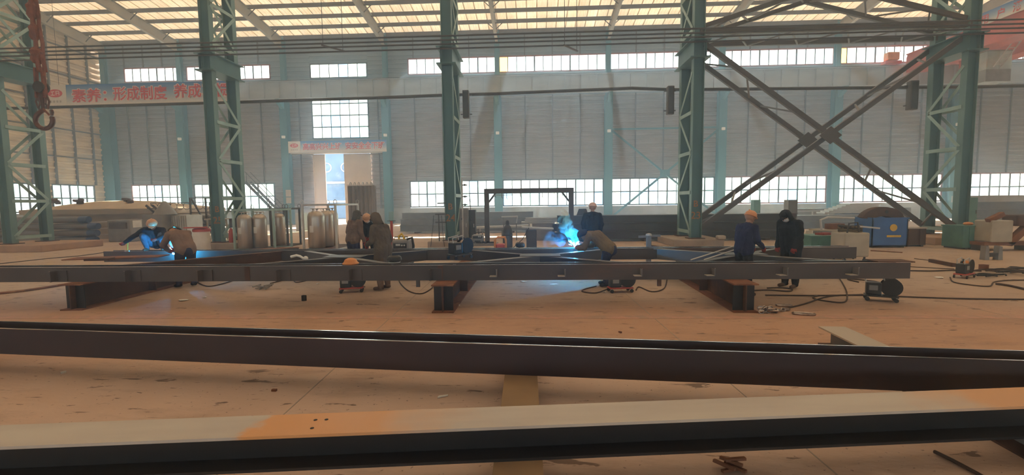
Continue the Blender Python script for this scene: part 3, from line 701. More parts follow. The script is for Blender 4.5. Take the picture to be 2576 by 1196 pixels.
# ------------------------------------------------------------------ slogan banners
def banner(name_label, x0, x1, z0, z1, y, parts, split, logo=True, wires=True, caption=4):
    c = thing('slogan_banner', name_label, 'banner', ((x0+x1)/2, y, z0)); h = z1 - z0
    MB().box((x0, y, z0), (x0 + split, y + .05, z1)).build('logo_panel', 'banner_white', c)
    MB().box((x0 + split + .03, y, z0), (x1, y + .05, z1)).build('printed_board', 'banner_print', c)
    MB().box((x0, y - .012, z0 - .04), (x1, y + .06, z0)).build('edge_strip', 'galvanised', c)
    for txt, tx0, tx1, zb, zh in parts:
        tb = text_mb(txt, 1.0, .016); lo = min(v.x for v in tb.v); hi = max(v.x for v in tb.v); l2 = min(v.z for v in tb.v); h2 = max(v.z for v in tb.v)
        hb = text_mb(txt, 1.0, .06)
        for q, m, dy in ((hb, 'lettering_halo', -.008), (tb, 'lettering_red', -.014)):
            for v in q.v:
                v.x = tx0 + (v.x - lo)/(hi - lo)*(tx1 - tx0); v.z = zb + (v.z - l2)/(h2 - l2)*zh; v.y = y + dy + v.y*.5
            q.build('lettering' if m == 'lettering_red' else 'lettering_outline', m, c, label='red slogan characters ' + txt if m == 'lettering_red' else None)
    if logo:
        cx, cz, rx, rzv = x0 + split*.5, z0 + h*.63, split*.34, h*.18
        n = 28
        MB().prism([(cx + rx*cos(2*pi*i/n), y - .012, cz + rzv*sin(2*pi*i/n)) for i in range(n)], (0, .012, 0)).build('emblem', 'lettering_red', c, label='red oval emblem')
        em = MB()
        for (ax, az, bx_, bz) in ((-.55, .35, -.1, .45), (-.35, .4, -.35, -.45), (-.6, -.45, -.05, -.45), (.1, .5, .55, .5), (.15, .5, .15, -.5), (.55, .5, .55, -.5), (.15, 0, .55, 0)):
            em.bar((cx + ax*rx, y - .014, cz + az*rzv), (cx + bx_*rx, y - .014, cz + bz*rzv), .03*split, .006, up=(0,1,0))
        em.build('emblem_strokes', 'lettering_halo', c)
        for i in range(caption):
            xx = cx + (i - (caption - 1)/2)*split*.15
            k = MB()
            for dz in (-.3, 0, .3): k.box((xx - split*.05, y - .008, z0 + h*(.26 + dz*.12) - h*.008), (xx + split*.05, y, z0 + h*(.26 + dz*.12) + h*.008))
            k.box((xx - split*.008, y - .008, z0 + h*.21), (xx + split*.008, y, z0 + h*.31)); k.build('caption_mark', 'lettering_grey', c)
    if wires:
        for q in (.08, .92):
            xx = x0 + (x1 - x0)*q; MB().tube((xx, y + .02, z1), (xx, y + .02, rz(y) - .2), .012, 5).build('hanging_wire', 'frame_dark', c)
    return c
y1 = 31.0
bl, br = A(112, 240, y1).x, A(590, 240, y1).x
def bx(px): return A(px, 240, y1).x
banner('blue and white slogan banner with red characters between the two left lattice columns', bl, br, 8.86, 10.36, y1,
       [('素养：', bx(181), bx(268), 9.15, .92), ('形成制度', bx(285), bx(421), 9.22, .93), ('养成习惯', bx(438), bx(577), 9.3, .93)], bx(166) - bl)
y2 = D - .82
def b2(px): return A(px, 368, y2).x
banner('smaller slogan banner with red characters above the half open cream door', b2(725), b2(972), 7.02, 8.12, y2,
       [('高高兴兴上班', b2(762), b2(859), 7.25, .66), ('安安全全下班', b2(869), b2(967), 7.27, .68)], b2(755) - b2(725), wires=False)

# ------------------------------------------------------------------ overhead crane at the right
cr = thing('overhead_crane', 'red overhead travelling crane with operator cab at the right picture edge', 'crane', (33.6, 33, 10))
MB().box((32.8, 22.6, 12.9), (34.4, 43.2, 14.4)).build('bridge_girder', 'crane_red', cr)
MB().box((32.7, 22.6, 14.4), (34.8, 43.2, 14.48)).build('walkway', 'crane_red', cr)
MB().box((37.2, 22.6, 12.9), (38.6, 43.2, 14.4)).build('bridge_girder', 'crane_red', cr)
for y in (22.2, 43.2): MB().box((33.2, y, 13.75), (39.4, y + .6, 14.4)).build('end_carriage', 'crane_red', cr)
MB().box((34.0, 37.2, 10.6), (35.8, 39.2, 11.5)).build('cab_body', 'machine_grey', cr); MB().box((34.0, 37.2, 12.8), (35.8, 39.2, 12.9)).build('cab_roof', 'machine_grey', cr)
for (x0, y0_, x1, y1_) in ((34.0, 37.2, 34.05, 38.15), (34.0, 38.2, 34.05, 39.2), (34.1, 37.2, 34.9, 37.25), (34.95, 37.2, 35.8, 37.25)):
    MB().box((x0, y0_, 11.5), (x1, y1_, 12.8)).build('cab_window', 'pane_frost', cr)
la, lb = Vector((34.6, 37.0, 11.6)), Vector((34.6, 34.4, 14.4))
lm = MB()
for s_ in (-.26, .26): lm.bar(la + Vector((s_, 0, 0)), lb + Vector((s_, 0, 0)), .06, .06)
for i in range(9):
    q = la.lerp(lb, (i + .5)/9); lm.bar(q - Vector((.26, 0, 0)), q + Vector((.26, 0, 0)), .045, .045)
lm.build('ladder', 'galvanised', cr)
for i in range(8):
    y = 23 + i*2.8; MB().tube((34.7, y, 14.48), (34.7, y, 15.5), .03, 6).build('handrail_post', 'red_paint', cr)
MB().tube((34.7, 22.7, 15.5), (34.7, 43, 15.5), .03, 6).build('handrail', 'red_paint', cr)
MB().box((34.4, 27, 14.0), (37.2, 30, 15.2)).build('trolley', 'crane_red', cr)
b3 = thing('slogan_banner', 'slogan banner with red characters along the red crane at the top right corner', 'banner', (32.7, 33, 14.3))
MB().box((32.6, 27.5, 14.33), (32.66, 36.65, 15.22)).build('printed_board', 'banner_print', b3)
for k, ch in enumerate('用户满'):
    tb = text_mb(ch, .86, .014); yc = (36.3, 35.15, 34.05)[k]
    for v in tb.v: v.x, v.y, v.z = 32.585 + v.y*.3, yc - v.x*.75, 14.46 + v.z*.80
    tb.build('lettering', 'lettering_red', b3, label='red slogan character ' + ch)
# hoist trolley far behind on the wall runway
t = thing('hoist_trolley', 'small orange motor unit on the far runway in front of the top windows', 'hoist', (32.0, D - 1.5, 13.85))
MB().bevbox((32.0, D - 1.5, 14.5), (1.0, .6, .7), .06).build('motor', 'orange_paint', t)
MB().box((31.3, D - 1.8, 13.84), (32.7, D - 1.2, 14.1)).build('carriage', 'red_paint', t)
for s in (-.5, .5): MB().lathe((32.0 + s, D - 1.55, 13.95), [(.14, 0), (.14, .1)], 12, (0, 1, 0)).build('wheel', 'frame_dark', t)
MB().path([(31.4, D - 1.8, 14.8), (31.4, D - 1.8, 15.4), (32.5, D - 1.8, 15.4), (32.5, D - 1.8, 14.8)], .03, 6).build('guard_rail', 'red_paint', t)

# ------------------------------------------------------------------ foreground beams
def lay(c, d, n): return c + d
def hbeam_flat(name, p0, p1, hgt, dep, mats, label, cat='beam', tf=.02, zb=0.0, group=None):
    """H section lying on its side: two upright flanges, level web; p0, p1 on the near bottom edge"""
    p0, p1 = Vector((*p0, zb)), Vector((*p1, zb)); d = (p1 - p0).normalized(); nrm = Vector((-d.y, d.x, 0))
    if nrm.y < 0: nrm = -nrm
    c = thing(name, label, cat, (p0 + p1)/2, group); up = Vector((0,0,1))
    def flange(off, m, nm):
        q = nrm*(off + tf/2) + up*(hgt - .006)/2
        f = MB().bar(p0 + q, p1 + q, tf, hgt - .006).build(nm, m, c)
        e = nrm*(off + tf/2) + up*(hgt - .003)
        MB().bar(p0 + e, p1 + e, tf, .006).build('flange_edge', mats[1], f)
    flange(0, mats[0], 'near_flange'); flange(dep - tf, mats[0], 'far_flange')
    q = nrm*dep/2 + up*hgt/2; MB().bar(p0 + q, p1 + q, dep - 2*tf, .014).build('web', mats[0], c)
    return c, d, nrm
SZ = .25
hbeam_flat('steel_beam', (-8.6, 5.36), (6.6, 3.92), .315, .31, ('web_dark', 'bright_steel'), 'dark steel H-beam lying on its side across the foreground with bright flange edges', zb=SZ)
def ibeam_up(name, p0, p1, w, h, zb, label, mt, mw, mb_, group=None, tf=.02, cat='beam'):
    p0, p1 = Vector((*p0, zb)), Vector((*p1, zb)); c = thing(name, label, cat, (p0 + p1)/2, group)
    up = Vector((0,0,1))
    d = (p1 - p0); ang = atan2(d.y, d.x); mid = (p0 + p1)/2
    def part(nm, cz, ww, hh, m):
        b = MB().box((-d.length/2, -ww/2, cz - hh/2), (d.length/2, ww/2, cz + hh/2))
        ob = bpy.data.objects.new(nm, b.mesh(nm, m)); COL.objects.link(ob); ob.parent = c; ob.rotation_euler.z = ang; ORG[ob] = mid; return ob
    part('top_flange', h - tf/2, w, tf, mt); part('web', h/2, .016, h - 2*tf, mw); part('bottom_flange', tf/2, w, tf, mb_)
    return c
# nearest beam, upright, dusty rust-stained top toned lit, web toned shaded
n0, n1 = Vector((-8.0, 2.18)), Vector((8.0, 3.85)); nn = Vector((-(n1-n0).y, (n1-n0).x)).normalized()*.155
nb = ibeam_up('steel_beam', tuple(n0 + nn), tuple(n1 + nn), .31, .245, SZ, 'nearest steel I-beam with a dusty, lit-toned top flange and orange rust stain', 'stained_flange', 'steel_near', 'steel_near')
for x, y in ((-1.52, .05), (-1.445, .05), (-1.50, -.07)):
    ob = bpy.data.objects.new('bolt_hole', MB().lathe((0, 0, 0), [(.013, 0), (.013, .002)], 12).mesh('bolt_hole', 'rubber')); COL.objects.link(ob); ob.parent = nb
    ang = atan2((n1-n0).y, (n1-n0).x); ob.location = Vector((x*cos(ang) - y*sin(ang), x*sin(ang) + y*cos(ang), .2452))
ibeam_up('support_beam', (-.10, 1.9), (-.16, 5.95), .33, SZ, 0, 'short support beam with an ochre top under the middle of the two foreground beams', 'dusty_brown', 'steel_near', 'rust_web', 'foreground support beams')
d0 = (G(2060, 822, SZ) + G(2125, 822, SZ))/2; d1 = (G(2165, 876, SZ) + G(2262, 880, SZ))/2; dd = (d1 - d0).normalized()
e1 = d0 + dd*4.6
ibeam_up('support_beam', (d0.x, d0.y), (e1.x, e1.y), .34, SZ, 0, 'support beam with a grey top jutting out behind the foreground beams at right', 'dusty_steel', 'steel_grey', 'rust_web', 'foreground support beams')
ibeam_up('support_beam', (-7.2, 1.9), (-7.5, 5.6), .33, SZ, 0, 'support beam at the left end under the foreground beams', 'dusty_brown', 'steel_near', 'rust_web', 'foreground support beams')
b = MB(); p = G(1840, 1185)
for i in range(5):
    q = p + Vector((random.uniform(-.06, .1), random.uniform(-.03, .04), .02 + .012*i)); b.cbox(q, (.16, .03, .02), random.uniform(-1, 1), random.uniform(-.2, .2))
b.build('scrap_offcut', 'rust', label='small rusty offcuts lying below the nearest beam', cat='scrap')
MB().path([G(2350, 1143) + Vector((0,0,.02)), G(2395, 1165) + Vector((0,0,.02)), G(2460, 1200) + Vector((0,0,.02)), G(2560, 1260) + Vector((0,0,.02))], .014, 6).build('cable', 'hose_brown', label='dark cable on the floor at the lower right corner', cat='cable')
b = MB(); p = G(1112, 1003); b.prism([(p.x - .045, p.y - .01, .004), (p.x + .05, p.y + .05, .004), (p.x + .05, p.y + .065, .004), (p.x - .04, p.y + .03, .004)], (0, 0, .012)); b.build('wood_chip', 'paper_white', label='pale wood splinter on the floor between the foreground beams', cat='chip')
for k, (px, py) in enumerate(((690, 985), (160, 940), (1560, 838))):
    p = G(px, py); MB().cbox(p + Vector((0, 0, .012)), (.05, .03, .022), k).build('scrap_offcut', 'rust' if k != 1 else 'paper_white', label=('small rusty nut on the floor behind the nearest beam', 'pale chip on the floor at far left behind the nearest beam', 'small dark chip on the floor near the painted line')[k], cat='scrap')

# ------------------------------------------------------------------ the frame being welded
nearb, d_, n_ = hbeam_flat('frame_beam', (-15.2, 8.70), (6.86, 8.70), .30, .31, ('steel_mill', 'bright_steel'), 'long near beam of the steel frame resting on the trestle beams', zb=.515)
Y0 = 8.70; zb = .515
for k, px in enumerate((145, 330, 510, 705, 885, 1085)):
    x = A(px, 680, Y0).x
    cl = MB().box((x - .012, Y0 - .16, zb + .02), (x + .012, Y0, zb + .23)).box((x - .012, Y0 - .02, zb + .02), (x + .2, Y0 - .004, zb + .23)).build('cleat', 'steel_mill', nearb)
    MB().box((x - .012, Y0 - .16, zb + .228), (x + .012, Y0, zb + .234)).build('bright_edge', 'bright_steel', cl)
for k, px in enumerate((1250, 1420, 1610, 1790, 1970, 2145)):
    x = A(px, 680, Y0).x
    cl = MB().box((x - .004, Y0 - .16, zb + .09), (x + .008, Y0, zb + .23)).build('cleat', 'steel_grey', nearb)
    MB().box((x - .13, Y0 - .14, zb + .085), (x + .008, Y0, zb + .097)).build('shelf', 'dusty_steel', cl)
    MB().box((x - .006, Y0 - .162, zb + .226), (x + .010, Y0, zb + .232)).build('bright_edge', 'bright_steel', cl)
for px in (622, 1108):
    x = A(px, 680, Y0).x; MB().box((x - .05, Y0 - .015, zb + .01), (x + .05, Y0, zb + .29)).build('splice_plate', 'rust_web', nearb)
for px, m in ((1050, 'steel_mill'), (1660, 'rust_web')):
    x = A(px, 700, Y0).x; MB().box((x - .035, Y0 + .02, zb - .13), (x + .035, Y0 + .06, zb + .05)).build('tab', m, nearb)
MB().cbox((6.6, Y0 + .15, zb + .31), (.7, .3, .02), .08, .03, .02).build('end_plate', 'rust_web', nearb)
farb, d_, n_ = hbeam_flat('frame_beam', (-11.55, 11.86), (7.9, 11.66), .29, .31, ('steel_mill', 'bright_steel'), 'long far beam of the steel frame behind the workers', zb=.515)
YA, YC = 9.02, 11.75
for k, (xa_, xb2) in enumerate(((-5.9, -2.75), (-1.62, 1.9), (3.05, 6.15))):
    c = thing('frame_bracing', ('crossed diagonal members lying inside the steel frame by the group of three workers', 'crossed diagonal members lying inside the steel frame by the crouching middle welder', 'crossed diagonal members lying inside the steel frame in front of the two right workers')[k], 'bracing', ((xa_ + xb2)/2, 10.4, .52), 'diagonals of the steel frame')
    for i, (p, q) in enumerate((((xa_, YA), (xb2, YC)), ((xb2, YA), (xa_, YC)))):
        MB().ibeam((*p, .66 - .004*i), (*q, .66 - .004*i), .16, .26, .014, .012).build('diagonal', ('steel_mill', 'steel_grey')[(i + k) % 2], c)  # one diagonal greyer: its lit face put into the colour
    MB().box(((xa_ + xb2)/2 - .45, 10.15, .79), ((xa_ + xb2)/2 + .45, 10.65, .803)).build('gusset', 'steel_mill', c)
MB().ibeam((-8.6, YA, .66), (-6.6, YC, .66), .16, .26, .014, .012).build('frame_member', 'rust_web', label='rusty cross member lying inside the left end of the steel frame', cat='member')
MB().cbox((-9.6, 10.2, .83), (1.9, .5, .02), .25).build('steel_plate', 'rust', label='rusty steel plate laid across the left end of the frame', cat='plate')
MB().cbox((-9.45, 9.6, .86), (.5, .2, .05), .1).build('steel_plate', 'rust_web', label='small dark rusty plate beside the left end of the frame', cat='plate')
for k, (p, q) in enumerate((((3.05, 9.1, .83), (4.45, 10.2, 1.02)), ((3.3, 9.1, .83), (4.6, 10.15, 1.0)))):
    MB().tube(p, q, .014, 6).build('welding_rod', 'galvanised', label=('left', 'right')[k] + ' of two thin pale rods leaning across the frame', cat='rod', group='thin rods on the frame')
# trestle beams under the frame
def trestle(x, y0, y1, w, label, m='rust_web', mtop='rust', skew=0.0):
    c = thing('trestle_beam', label, 'trestle', (x, (y0+y1)/2, 0), 'trestle beams under the frame'); h = .515
    p0, p1 = Vector((x, y0, 0)), Vector((x + skew, y1, 0)); up = Vector((0,0,1))
    MB().bar(p0 + up*(h - .012), p1 + up*(h - .012), w, .024).build('top_flange', mtop, c)
    MB().bar(p0 + up*.012, p1 + up*.012, w, .024).build('bottom_flange', mtop, c)
    MB().bar(p0 + up*h/2, p1 + up*h/2, .02, h - .048).build('web', m, c)
    for f in (.03, .47, .93):
        q = p0.lerp(p1, f)
        for s in (-1, 1): MB().box((q.x + s*.012 if s > 0 else q.x - w*.44, q.y - .01, .024), (q.x + w*.44 if s > 0 else q.x - .012, q.y + .01, h - .024)).build('stiffener', m if f > .1 else 'steel_near', c)
trestle(-8.95, 8.42, 12.6, .42, 'rusty trestle beam under the left end of the steel frame', skew=-.25)
trestle(-1.66, 8.2, 12.4, .40, 'rusty trestle beam under the middle of the steel frame')
trestle(3.72, 8.2, 12.4, .42, 'rusty trestle beam with an orange top under the right half of the steel frame', skew=.15)

# ------------------------------------------------------------------ small things on the frame
p = A(752, 651, 9.9); b = MB()
b.path([p + Vector((-.18, 0, .02)), p + Vector((-.05, 0, .05)), p + Vector((.03, 0, .03)), p + Vector((.10, 0, -.02))], .028, 8); b.sphere(p + Vector((.15, 0, -.02)), .055, 8)
for v in b.v: v.z -= (p.z - .83)
b.build('ladle', 'white_plastic', smooth=True, label='white curved handle with a round cup lying on the left frame bracing', cat='tool')
p = G(885, 664, .82); b = MB(); prof = [(.15, 0), (.16, .02), (.13, .04), (.11, .09), (.05, .12), (.002, .125)]
b.lathe((p.x, 8.86, .82), prof, 18); b.build('hard_hat', 'orange_paint', smooth=True, label='orange and white hard hat resting on the near beam below the group of three', cat='hard hat')
def welding_mask(p, rz_, label, shell='black_plastic', rim='white_plastic'):
    c = thing('welding_mask', label, 'welding mask', p)
    R = Matrix.Rotation(rz_, 3, 'Z'); b = MB(); n = 9; vs = []
    for i in range(n):
        a = radians(-80 + 160*i/(n-1))
        for z, r in ((0, .10), (.10, .13), (.2, .12), (.26, .08)): vs.append(p + R @ Vector((r*1.15*sin(a), -r*cos(a), z*.55 + .01)))
    fs = [(i*4 + j, (i+1)*4 + j, (i+1)*4 + j + 1, i*4 + j + 1) for i in range(n-1) for j in range(3)]
    b.add(vs, fs); ob = b.build('shell', shell, c, smooth=True); md = ob.modifiers.new('solid', 'SOLIDIFY'); md.thickness = .006
    b = MB(); b.path([vs[i*4] for i in range(n)], .008, 6); b.build('rim', rim, c)
    b = MB(); b.cbox(p + R @ Vector((0, -.15, .085)), (.11, .012, .06), rz_); b.build('visor', 'rubber', c)
q = A(990, 655, 9.1); welding_mask(Vector((q.x, 9.15, .805)), .4, 'dark welding mask with a pale rim lying on the frame right of the three workers')
q = A(1310, 620, 11.9); welding_mask(Vector((q.x, 11.9, .81)), -.6, 'dark welding mask propped on the far beam left of the blue arc', rim='bright_steel')
def wire_feeder(p, rz_, label, red=True):
    """small wheeled wire feeder: tray, spool, drive box, carrying handle, castors"""
    c = thing('wire_feeder', label, 'wire feeder', p, 'wire feeders'); R = Matrix.Rotation(rz_, 3, 'Z')
    def L_(x, y, z): return p + R @ Vector((x, y, z))
    MB().bevbox(L_(0, 0, .10), (.52, .26, .03), .01, rz_).build('tray', 'red_paint' if red else 'black_plastic', c)
    MB().bevbox(L_(-.12, 0, .24), (.24, .2, .24), .02, rz_).build('drive_box', 'black_plastic', c)
    MB().bevbox(L_(-.13, -.105, .26), (.14, .02, .1), .008, rz_).build('control_panel', 'machine_grey', c)
    ax = R @ Vector((0, 1, 0))
    sp = MB().lathe(L_(.15, -.09, .28), [(.02, 0), (.17, 0), (.17, .012), (.07, .02), (.07, .16), (.17, .168), (.17, .18), (.02, .18)], 22, ax).build('spool', 'rubber', c, smooth=True)
    MB().lathe(L_(.15, -.06, .28), [(.075, 0), (.13, .01), (.13, .11), (.075, .12)], 18, ax).build('wire_coil', 'orange_paint' if red else 'chrome_worn', sp, smooth=True)
    MB().path([L_(-.24, -.07, .36), L_(-.26, -.07, .46), L_(.02, -.07, .50), L_(.04, -.07, .40)], .012, 6).build('handle', 'galvanised', c)
    MB().path([L_(-.24, .07, .36), L_(-.26, .07, .46), L_(.02, .07, .50), L_(.04, .07, .40)], .012, 6).build('handle', 'galvanised', c)
    for x in (-.22, .22):
        for y in (-.12, .12):
            MB().lathe(L_(x, y - .012, .04), [(.012, 0), (.04, 0), (.04, .024), (.012, .024)], 12, (R @ Vector((0, 1, 0)))).build('castor', 'rubber', c)
            MB().tube(L_(x, y, .05), L_(x, y, .1), .01, 6).build('castor_fork', 'galvanised', c)
    return c
wire_feeder(G(885, 735), .3, 'wire feeder on castors on the floor under the near beam left of the middle trestle')
wire_feeder(G(1560, 735), .15, 'red wire feeder on castors at the feet of the crouching middle welder')
wire_feeder(G(2215, 757), -.5, 'black wire feeder with a large dark spool on the open floor at right', red=False)
wire_feeder(G(2425, 699), .55, 'wire feeder with an orange spool lying near the right picture edge')
q = A(1150, 650, 9.4); wire_feeder(Vector((q.x, 9.75, .80)), .9, 'pale framed wire feeder standing on the frame behind the middle trestle', red=False)
# torch and clutter on the floor
def clutter(p, label, n=7, m='machine_grey'):
    b = MB(); rr = random.Random(int(p.x*100))
    for i in range(n):
        a = rr.uniform(0, pi); q = p + Vector((rr.uniform(-.16, .16), rr.uniform(-.08, .08), .02 + .012*i))
        b.tube(q - Vector((cos(a), sin(a), 0))*.11, q + Vector((cos(a), sin(a), .15))*.11, .018, 6)
    b.build('welding_clamp', m, label=label, cat='clamp')
clutter(G(662, 728), 'tangle of grey welding clamps on the floor under the left frame bracing')
clutter(G(905, 728), 'small metal clamps beside the wire feeder under the near beam', 5, 'chrome_worn')
p = G(765, 757); MB().lathe(p, [(.045, 0), (.05, 0), (.05, .11), (.045, .11), (.04, .11), (.04, .01)], 14).build('pipe_stub', 'rubber', label='short black pipe stub standing on the floor by the painted line', cat='pipe')
for k, (px, py, s, lb) in enumerate(((1317, 710, .11, 'oval white paper scrap on the floor under the frame'), (1306, 706, .05, 'small white paper scrap beside the oval one under the frame'), (1393, 717, .13, 'crumpled white paper strip on the floor under the frame'), (462, 757, .12, 'white paper scrap on the floor right of the left trestle'), (515, 750, .06, 'tiny white paper scrap right of the left trestle'), (2362, 700, .12, 'white paper scrap on the floor at right past the end of the frame'), (1152, 770, .05, 'tiny white chip beside the middle trestle'), (1520, 737, .06, 'white chip at the foot of the red wire feeder'), (800, 715, .07, 'pale chip on the floor under the left frame bracing'))):
    p = G(px, py); rr = random.Random(k); n = 8; b = MB()
    vs = [(p.x + s*cos(2*pi*i/n)*rr.uniform(.6, 1), p.y + s*.8*sin(2*pi*i/n)*rr.uniform(.6, 1), .004 + rr.uniform(0, .02)) for i in range(n)]
    b.prism(vs, (0, 0, .004)); b.build('paper_scrap', 'paper_white', label=lb, cat='paper scrap', group='scraps of paper on the floor')
# lifting chain on the floor
def chain(pts, label, r=.012, L=.075):
    c = thing('lifting_chain', label, 'chain', pts[0]); k = 0
    link = None
    for a, b_ in zip(pts[:-1], pts[1:]):
        n = max(1, int((b_ - a).length/L))
        for i in range(n):
            q = a.lerp(b_, (i + .5)/n); d = (b_ - a).normalized(); ang = atan2(d.y, d.x)
            if link is None:
                link = MB().path([(L*.72*cos(t), L*.42*sin(t), 0) for t in [2*pi*j/10 for j in range(11)]], r, 6).mesh('link', 'chrome_worn', True)
            o = inst(link, 'link', q, c); o.rotation_euler = (pi/2.4 if k % 2 else .15, 0, ang); k += 1
    return c
base = G(1930, 788); rr = random.Random(5)
pts = [base + Vector((rr.uniform(-.16, .18), rr.uniform(-.10, .14), .03 + .02*(i % 4))) for i in range(9)] + [G(1965, 785) + Vector((0,0,.03)), G(1985, 782) + Vector((0,0,.03))]
chain(pts, 'heap of steel lifting chain on the floor beside the right trestle')
def oval(p, lx, ly, r, ang, label):
    MB().path([p + Vector((cos(ang)*lx*cos(t) - sin(ang)*ly*sin(t), sin(ang)*lx*cos(t) + cos(ang)*ly*sin(t), r)) for t in [2*pi*j/20 for j in range(21)]], r, 7).build('lifting_ring', 'chrome_worn', smooth=True, label=label, cat='ring')
oval(G(2022, 793), .16, .06, .022, -.35, 'long oval steel lifting ring at the end of the chain')
oval(G(1972, 771), .13, .05, .02, -.1, 'oval steel lifting ring behind the chain heap')
# hoses and cables on the floor
def hose(pix, r, label, m='hose_brown', z=0.0, name='hose', cat='hose'):
    raw = [G(px, py) + Vector((0, 0, r + z)) for px, py in pix]; pts = []
    for i in range(len(raw) - 1):
        p0, p1, p2, p3 = raw[max(i-1, 0)], raw[i], raw[i+1], raw[min(i+2, len(raw)-1)]
        for k in range(6):
            t = k/6; pts.append(.5*((2*p1) + (p2 - p0)*t + (2*p0 - 5*p1 + 4*p2 - p3)*t*t + (3*p1 - p0 - 3*p2 + p3)*t**3))
    pts.append(raw[-1]); MB().path(pts, r, 6).build(name, m, smooth=True, label=label, cat=cat, group='hoses and cables on the floor')
hose([(1925, 745), (2050, 746), (2170, 745), (2300, 750), (2430, 754), (2600, 756)], .016, 'long dark hose running right across the floor past the black wire feeder')
hose([(1960, 782), (2020, 768), (2085, 748), (2170, 743)], .014, 'thin cable from the chain heap to the black wire feeder')
hose([(2110, 700), (2120, 715), (2130, 738), (2125, 762), (2080, 760), (2045, 752), (2060, 745)], .014, 'cable looping down from the right end of the frame')
hose([(2160, 712), (2135, 706), (2140, 704), (2200, 710), (2225, 718)], .016, 'short hose loop behind the black wire feeder')
hose([(2282, 683), (2340, 684), (2400, 682), (2440, 684)], .02, 'dark hose from the frame end to the orange spool wire feeder')
hose([(2282, 672), (2350, 676), (2400, 678)], .012, 'thin dark cable above the hose at the frame end')
hose([(2390, 700), (2400, 712), (2450, 720), (2490, 722), (2500, 712), (2530, 708), (2600, 706)], .015, 'cable curling on the floor in front of the orange spool wire feeder')
hose([(2505, 717), (2540, 722), (2600, 736)], .025, 'thick brown hose running off the right picture edge')
hose([(1860, 735), (1930, 732), (1985, 735), (1990, 729), (1960, 726), (1930, 727)], .016, 'hose loop at the feet of the right worker')
hose([(1002, 704), (1010, 718), (1030, 735), (1060, 741), (1085, 728), (1092, 716)], .014, 'dark cable lying in a loop left of the middle trestle')
hose([(1500, 722), (1470, 730), (1466, 736), (1500, 739), (1530, 728)], .014, 'cable looping at the foot of the middle welder')
hose([(1600, 732), (1608, 724), (1640, 736), (1670, 728), (1678, 705)], .014, 'cable looping right of the red wire feeder')
hose([(490, 708), (520, 722), (560, 716), (600, 703)], .016, 'black cable beside the boots of the left welder')
hose([(680, 715), (730, 704), (745, 712), (770, 708)], .014, 'cable trailing from the grey welding clamps')
hose([(-40, 745), (60, 735), (170, 718)], .03, 'long rusty steel bar lying left of the left trestle', 'rust', name='bar', cat='bar')
hose([(0, 665), (120, 652), (200, 645), (265, 636)], .016, 'cable on the floor behind the left end of the frame')
hose([(1300, 628), (1230, 632), (1330, 626)], .014, 'cable behind the far beam')
hose([(2300, 652), (2370, 660)], .012, 'thin rod on the floor right of the far beam end', 'rust_web', name='rod', cat='rod')
hose([(2190, 632), (2270, 637)], .02, 'rusty bar on the floor in front of the blue bin', 'rust', name='bar', cat='bar')
# scrap bar, copper can, hose heap at right
MB().bar(G(2340, 660) + Vector((0,0,.05)), G(2400, 672) + Vector((0,0,.05)), .1, .1).build('steel_bar', 'rust_web', label='square dark steel bar lying left of the orange spool wire feeder', cat='bar')
p = G(2474, 680); MB().lathe(p, [(.09, 0), (.1, .02), (.1, .14), (.11, .15), (.09, .15), (.085, .02)], 16).build('tin_can', 'rust', smooth=True, label='rusty open tin can on the floor near the right picture edge', cat='can')
hb = thing('hose_heap', 'heap of dark tangled hoses on the floor at the right picture edge', 'hoses', G(2510, 690))
for i in range(9):
    rr = random.Random(i); c0 = G(2470 + 13*i, 690 + rr.uniform(-6, 8)); a0 = rr.uniform(0, 6)
    MB().path([c0 + Vector((.35*cos(a0 + t)*rr.uniform(.8, 1.1), .16*sin(a0 + t), .03 + .012*i + .015*sin(3*t))) for t in [k*.45 for k in range(12)]], .022, 6).build('hose_loop', 'hose_brown' if i % 2 else 'rubber', hb)

